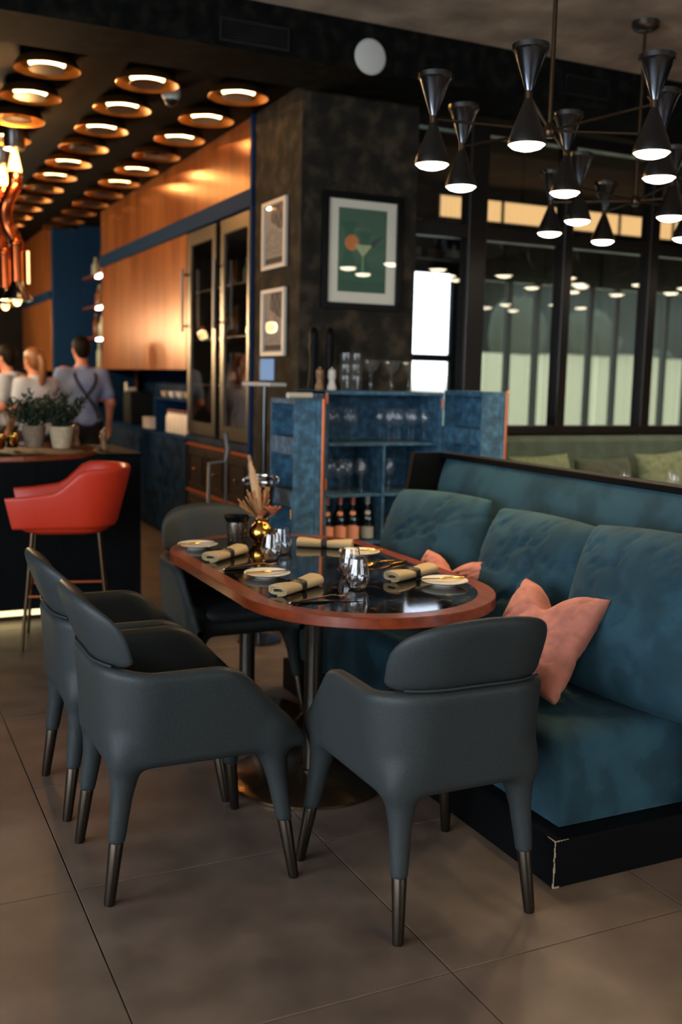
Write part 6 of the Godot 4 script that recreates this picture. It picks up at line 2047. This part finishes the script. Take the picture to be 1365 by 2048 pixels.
# ------------------------------------------------------------------ glass wall, bench and curtains at the right
func build_glass_wall() -> void:
	var z := -6.2
	var posts := [[3.88, 4.03], [4.70, 4.78], [5.51, 5.60], [6.36, 6.44], [7.20, 7.28], [8.05, 8.13], [8.9, 8.98]]
	var b := B.new()
	for q in posts:
		b.bb(Vector3(q[0], 0, z - 0.06), Vector3(q[1], 3.275, z + 0.06), 0.004)
	b.bb(Vector3(3.445, 1.13, z - 0.07), Vector3(XR, 1.19, z + 0.07), 0.003)
	b.bb(Vector3(3.445, 2.49, z - 0.05), Vector3(XR, 2.585, z + 0.05), 0.003)
	b.bb(Vector3(3.445, 0.0, z - 0.03), Vector3(XR, 1.13, z + 0.03))
	b.bb(Vector3(3.445, 3.2, z - 0.05), Vector3(XR, 3.275, z + 0.05))
	var w := structure("wall_glass", b, M.bronze_frame)
	var x: float = 3.445
	for q in posts + [[XR, XR]]:
		part(w, "pane", B.new().bb(Vector3(x, 1.19, z - 0.006), Vector3(q[0], 2.49, z + 0.006)), M.pane_wall)
		part(w, "pane", B.new().bb(Vector3(x, 2.585, z - 0.006), Vector3(q[0], 3.2, z + 0.006)), M.pane_wall)
		x = q[1]
	# bench against the glass
	var t := thing("bench", "grey green upholstered bench along the glass wall", "bench", Vector3(4.1, 0, -6.12))
	part(t, "plinth", B.new().bb(Vector3(0, 0, 0), Vector3(5.4, 0.15, 0.72)), M.black_paint)
	part(t, "seat", B.new().bb(Vector3(0.02, 0.1505, 0.2), Vector3(5.38, 0.45, 0.70), 0.04), M.green_velvet)
	part(t, "back", B.new().bb(Vector3(0.02, 0.1505, 0.0), Vector3(5.38, 1.12, 0.15), 0.035), M.green_velvet)
	var g := "cushions on the bench along the glass wall"
	put_pillow("bench_cushion", pillow_mesh(0.52, 0.50, 0.16, 41, 0.012, 0.05), M.green_pillow, "pale green cushion on the bench next to the trunk bar", g, Vector3(4.36, 0.76, -5.80), Vector3(0, 0.30, 1), 0.03)
	put_pillow("bench_cushion", pillow_mesh(0.50, 0.48, 0.16, 42, 0.012, 0.05), M.dark_green, "dark green cushion between two pale ones on the bench", g, Vector3(4.92, 0.74, -5.80), Vector3(0, 0.30, 1), 0.0)
	put_pillow("bench_cushion", pillow_mesh(0.54, 0.52, 0.17, 43, 0.022, 0.08), M.green_pillow, "creased pale green cushion on the bench beside the dark one", g, Vector3(5.49, 0.765, -5.78), Vector3(0, 0.30, 1), 0.06)
	put_pillow("bench_cushion", pillow_mesh(0.56, 0.48, 0.16, 44, 0.012, 0.05), M.dark_green, "dark green cushion on the bench nearest the right wall", g, Vector3(6.10, 0.74, -5.80), Vector3(0, 0.30, 1), 0.0)
	# table in front of the bench
	var tb := thing("side_table", "wooden table in front of the green bench", "table", Vector3(4.75, 0, -4.95))
	part(tb, "top", B.new().bb(Vector3(-0.75, 0.71, -0.36), Vector3(0.75, 0.75, 0.36), 0.006), M.wood)
	part(tb, "pedestal", B.new().tube([Vector3(0, 0.02, 0), Vector3(0, 0.71, 0)], 0.035, 16), M.dark_metal)
	part(tb, "base", B.new().lathe([Vector2(0.0, 0.0), Vector2(0.28, 0.0), Vector2(0.28, 0.012), Vector2(0.0, 0.022)], 36), M.bronze_base)
	var red := wine_glass_mesh()
	for q in [[4.27, -4.86], [4.35, -4.95], [4.62, -4.80], [4.70, -4.92]]:
		solo("table_wine_glass", red, M.glass, "stemmed wine glass on the wooden table in front of the bench", "glass", Vector3(q[0], 0.7505, q[1]), 0, "wine glasses on the bench table")
	# high shelf with boxes over the far window
	var hs := thing("high_shelf", "dark high shelf over the far clear window", "shelf", Vector3(4.85, 2.70, -9.098))
	for yy in [0.0, 0.27]:
		part(hs, "board", B.new().bb(Vector3(0, yy, 0), Vector3(0.80, yy + 0.02, 0.22), 0.002), M.black_plastic)
	for q in [0.0, 0.78]:
		part(hs, "upright", B.new().bb(Vector3(q, 0.0205, 0), Vector3(q + 0.02, 0.2695, 0.22)), M.black_plastic)
	for k in 6:
		solo("storage_box", B.new().bb(Vector3(-0.075, 0, -0.06), Vector3(0.075, 0.085, 0.06), 0.004), [M.label_grey, M.plate_brown, M.label_grey][k % 3], "small pale box on the high shelf over the far window", "box", Vector3(5.02 + 0.22 * (k % 3), 2.7205 if k < 3 else 2.9905, -8.98), 0, "boxes on the high shelf")
	# far room: curtains and lit pleated pelmet
	for k in 5:
		var x0 := 5.86 + k * 0.74
		var c := B.new()
		c.grid(64, 4, func(u: float, v: float) -> Vector3:
			var xx := x0 + u * 0.73
			return Vector3(xx, lerpf(0.04, 3.05, v), -8.92 + 0.028 * sin(u * TAU * 6.0 + 0.6 * sin(u * 9.0 + k)) + 0.006 * sin(u * 31.0)))
		solo("curtain", c, M.curtain, "sheer pale curtain hanging in pleats behind the glass wall", "curtain", Vector3.ZERO, 0, "sheer curtains behind the glass wall")
	for k in 6:
		var x0 := 5.22 + k * 0.75
		var t2 := thing("pelmet_light", "warm glowing pleated pelmet light behind the glass wall", "light", Vector3(x0, 3.10, -8.80), 0, "pelmet lights behind the glass wall")
		var c := B.new()
		c.grid(72, 2, func(u: float, v: float) -> Vector3:
			return Vector3(u * 0.71, v * 0.20, 0.012 * sin(u * TAU * 14.0)))
		part(t2, "lamp_shade", c, M.lamp_soft)
		part(t2, "housing", B.new().bb(Vector3(0, -0.01, -0.06), Vector3(0.71, 0.22, -0.03)), M.black_plastic)
	var al := AreaLight3D.new()
	al.name = "pelmet_glow"
	al.area_size = Vector2(4.3, 0.18)
	al.area_normalize_energy = false
	al.light_energy = 0.22
	al.light_color = Color(1.0, 0.70, 0.36)
	al.shadow_enabled = true
	al.area_range = 8.0
	add_child(al)
	al.position = Vector3(7.4, 3.2, -8.77)
	al.rotation.y = PI

# ------------------------------------------------------------------ scene
func _ready() -> void:
	# camera
	var cam := Camera3D.new()
	cam.name = "camera"
	add_child(cam)
	cam.transform = Transform3D(Basis(Vector3(0.902850, 0.021752, 0.429405), Vector3(0.036812, 0.991141, -0.127607), Vector3(-0.428377, 0.131018, 0.894051)), Vector3(0, 1.508, 0))
	var at := CameraAttributesPhysical.new()
	at.frustum_focal_length = 23.73
	at.frustum_focus_distance = 3.1
	at.frustum_near = 0.05
	at.frustum_far = 200.0
	at.exposure_aperture = 1.3
	cam.attributes = at
	cam.current = true
	# sky and exposure
	var env := Environment.new()
	env.background_mode = Environment.BG_SKY
	var sky := Sky.new()
	var sm := ProceduralSkyMaterial.new()
	sm.sky_top_color = Color(0.70, 0.78, 0.88)
	sm.sky_horizon_color = Color(0.88, 0.90, 0.92)
	sm.ground_bottom_color = Color(0.30, 0.32, 0.26)
	sm.ground_horizon_color = Color(0.62, 0.64, 0.60)
	sm.sky_energy_multiplier = 2.2
	sm.ground_energy_multiplier = 2.0
	sky.sky_material = sm
	env.sky = sky
	env.tonemap_mode = Environment.TONE_MAPPER_LINEAR
	env.tonemap_exposure = 1.0
	env.sdfgi_enabled = true
	env.ssao_enabled = true
	env.ssil_enabled = true
	var we := WorldEnvironment.new()
	we.name = "environment"
	we.environment = env
	add_child(we)
	# daylight through the windows
	for w in LEFT_WINDOWS:
		daylight(Vector3(XL + 0.03, (w[2] + w[3]) * 0.5, (w[0] + w[1]) * 0.5), Vector2(w[1] - w[0], w[3] - w[2]), -PI / 2, DAY_LEFT)
	for w in REAR_WINDOWS:
		daylight(Vector3((w[0] + w[1]) * 0.5, (w[2] + w[3]) * 0.5, ZB - 0.03), Vector2(w[1] - w[0], w[3] - w[2]), 0.0, DAY_REAR)
	for w in [FAR_WINDOWS[1]]:
		daylight(Vector3((w[0] + w[1]) * 0.5, (w[2] + w[3]) * 0.5, -9.05), Vector2(w[1] - w[0], w[3] - w[2]), PI, DAY_FAR, Color(0.86, 0.94, 0.92))
	make_materials()
	build_room()
	build_chandeliers()
	build_sofa()
	build_table()
	build_chairs()
	build_bar_wall()
	build_bar()
	build_bar_lights()
	build_trunk()
	build_glass_wall()
	build_setting()
	build_pictures()
	build_pipes()
	build_people()

const DAY_LEFT := 3.6
const DAY_REAR := 1.2
const DAY_FAR := 0.04
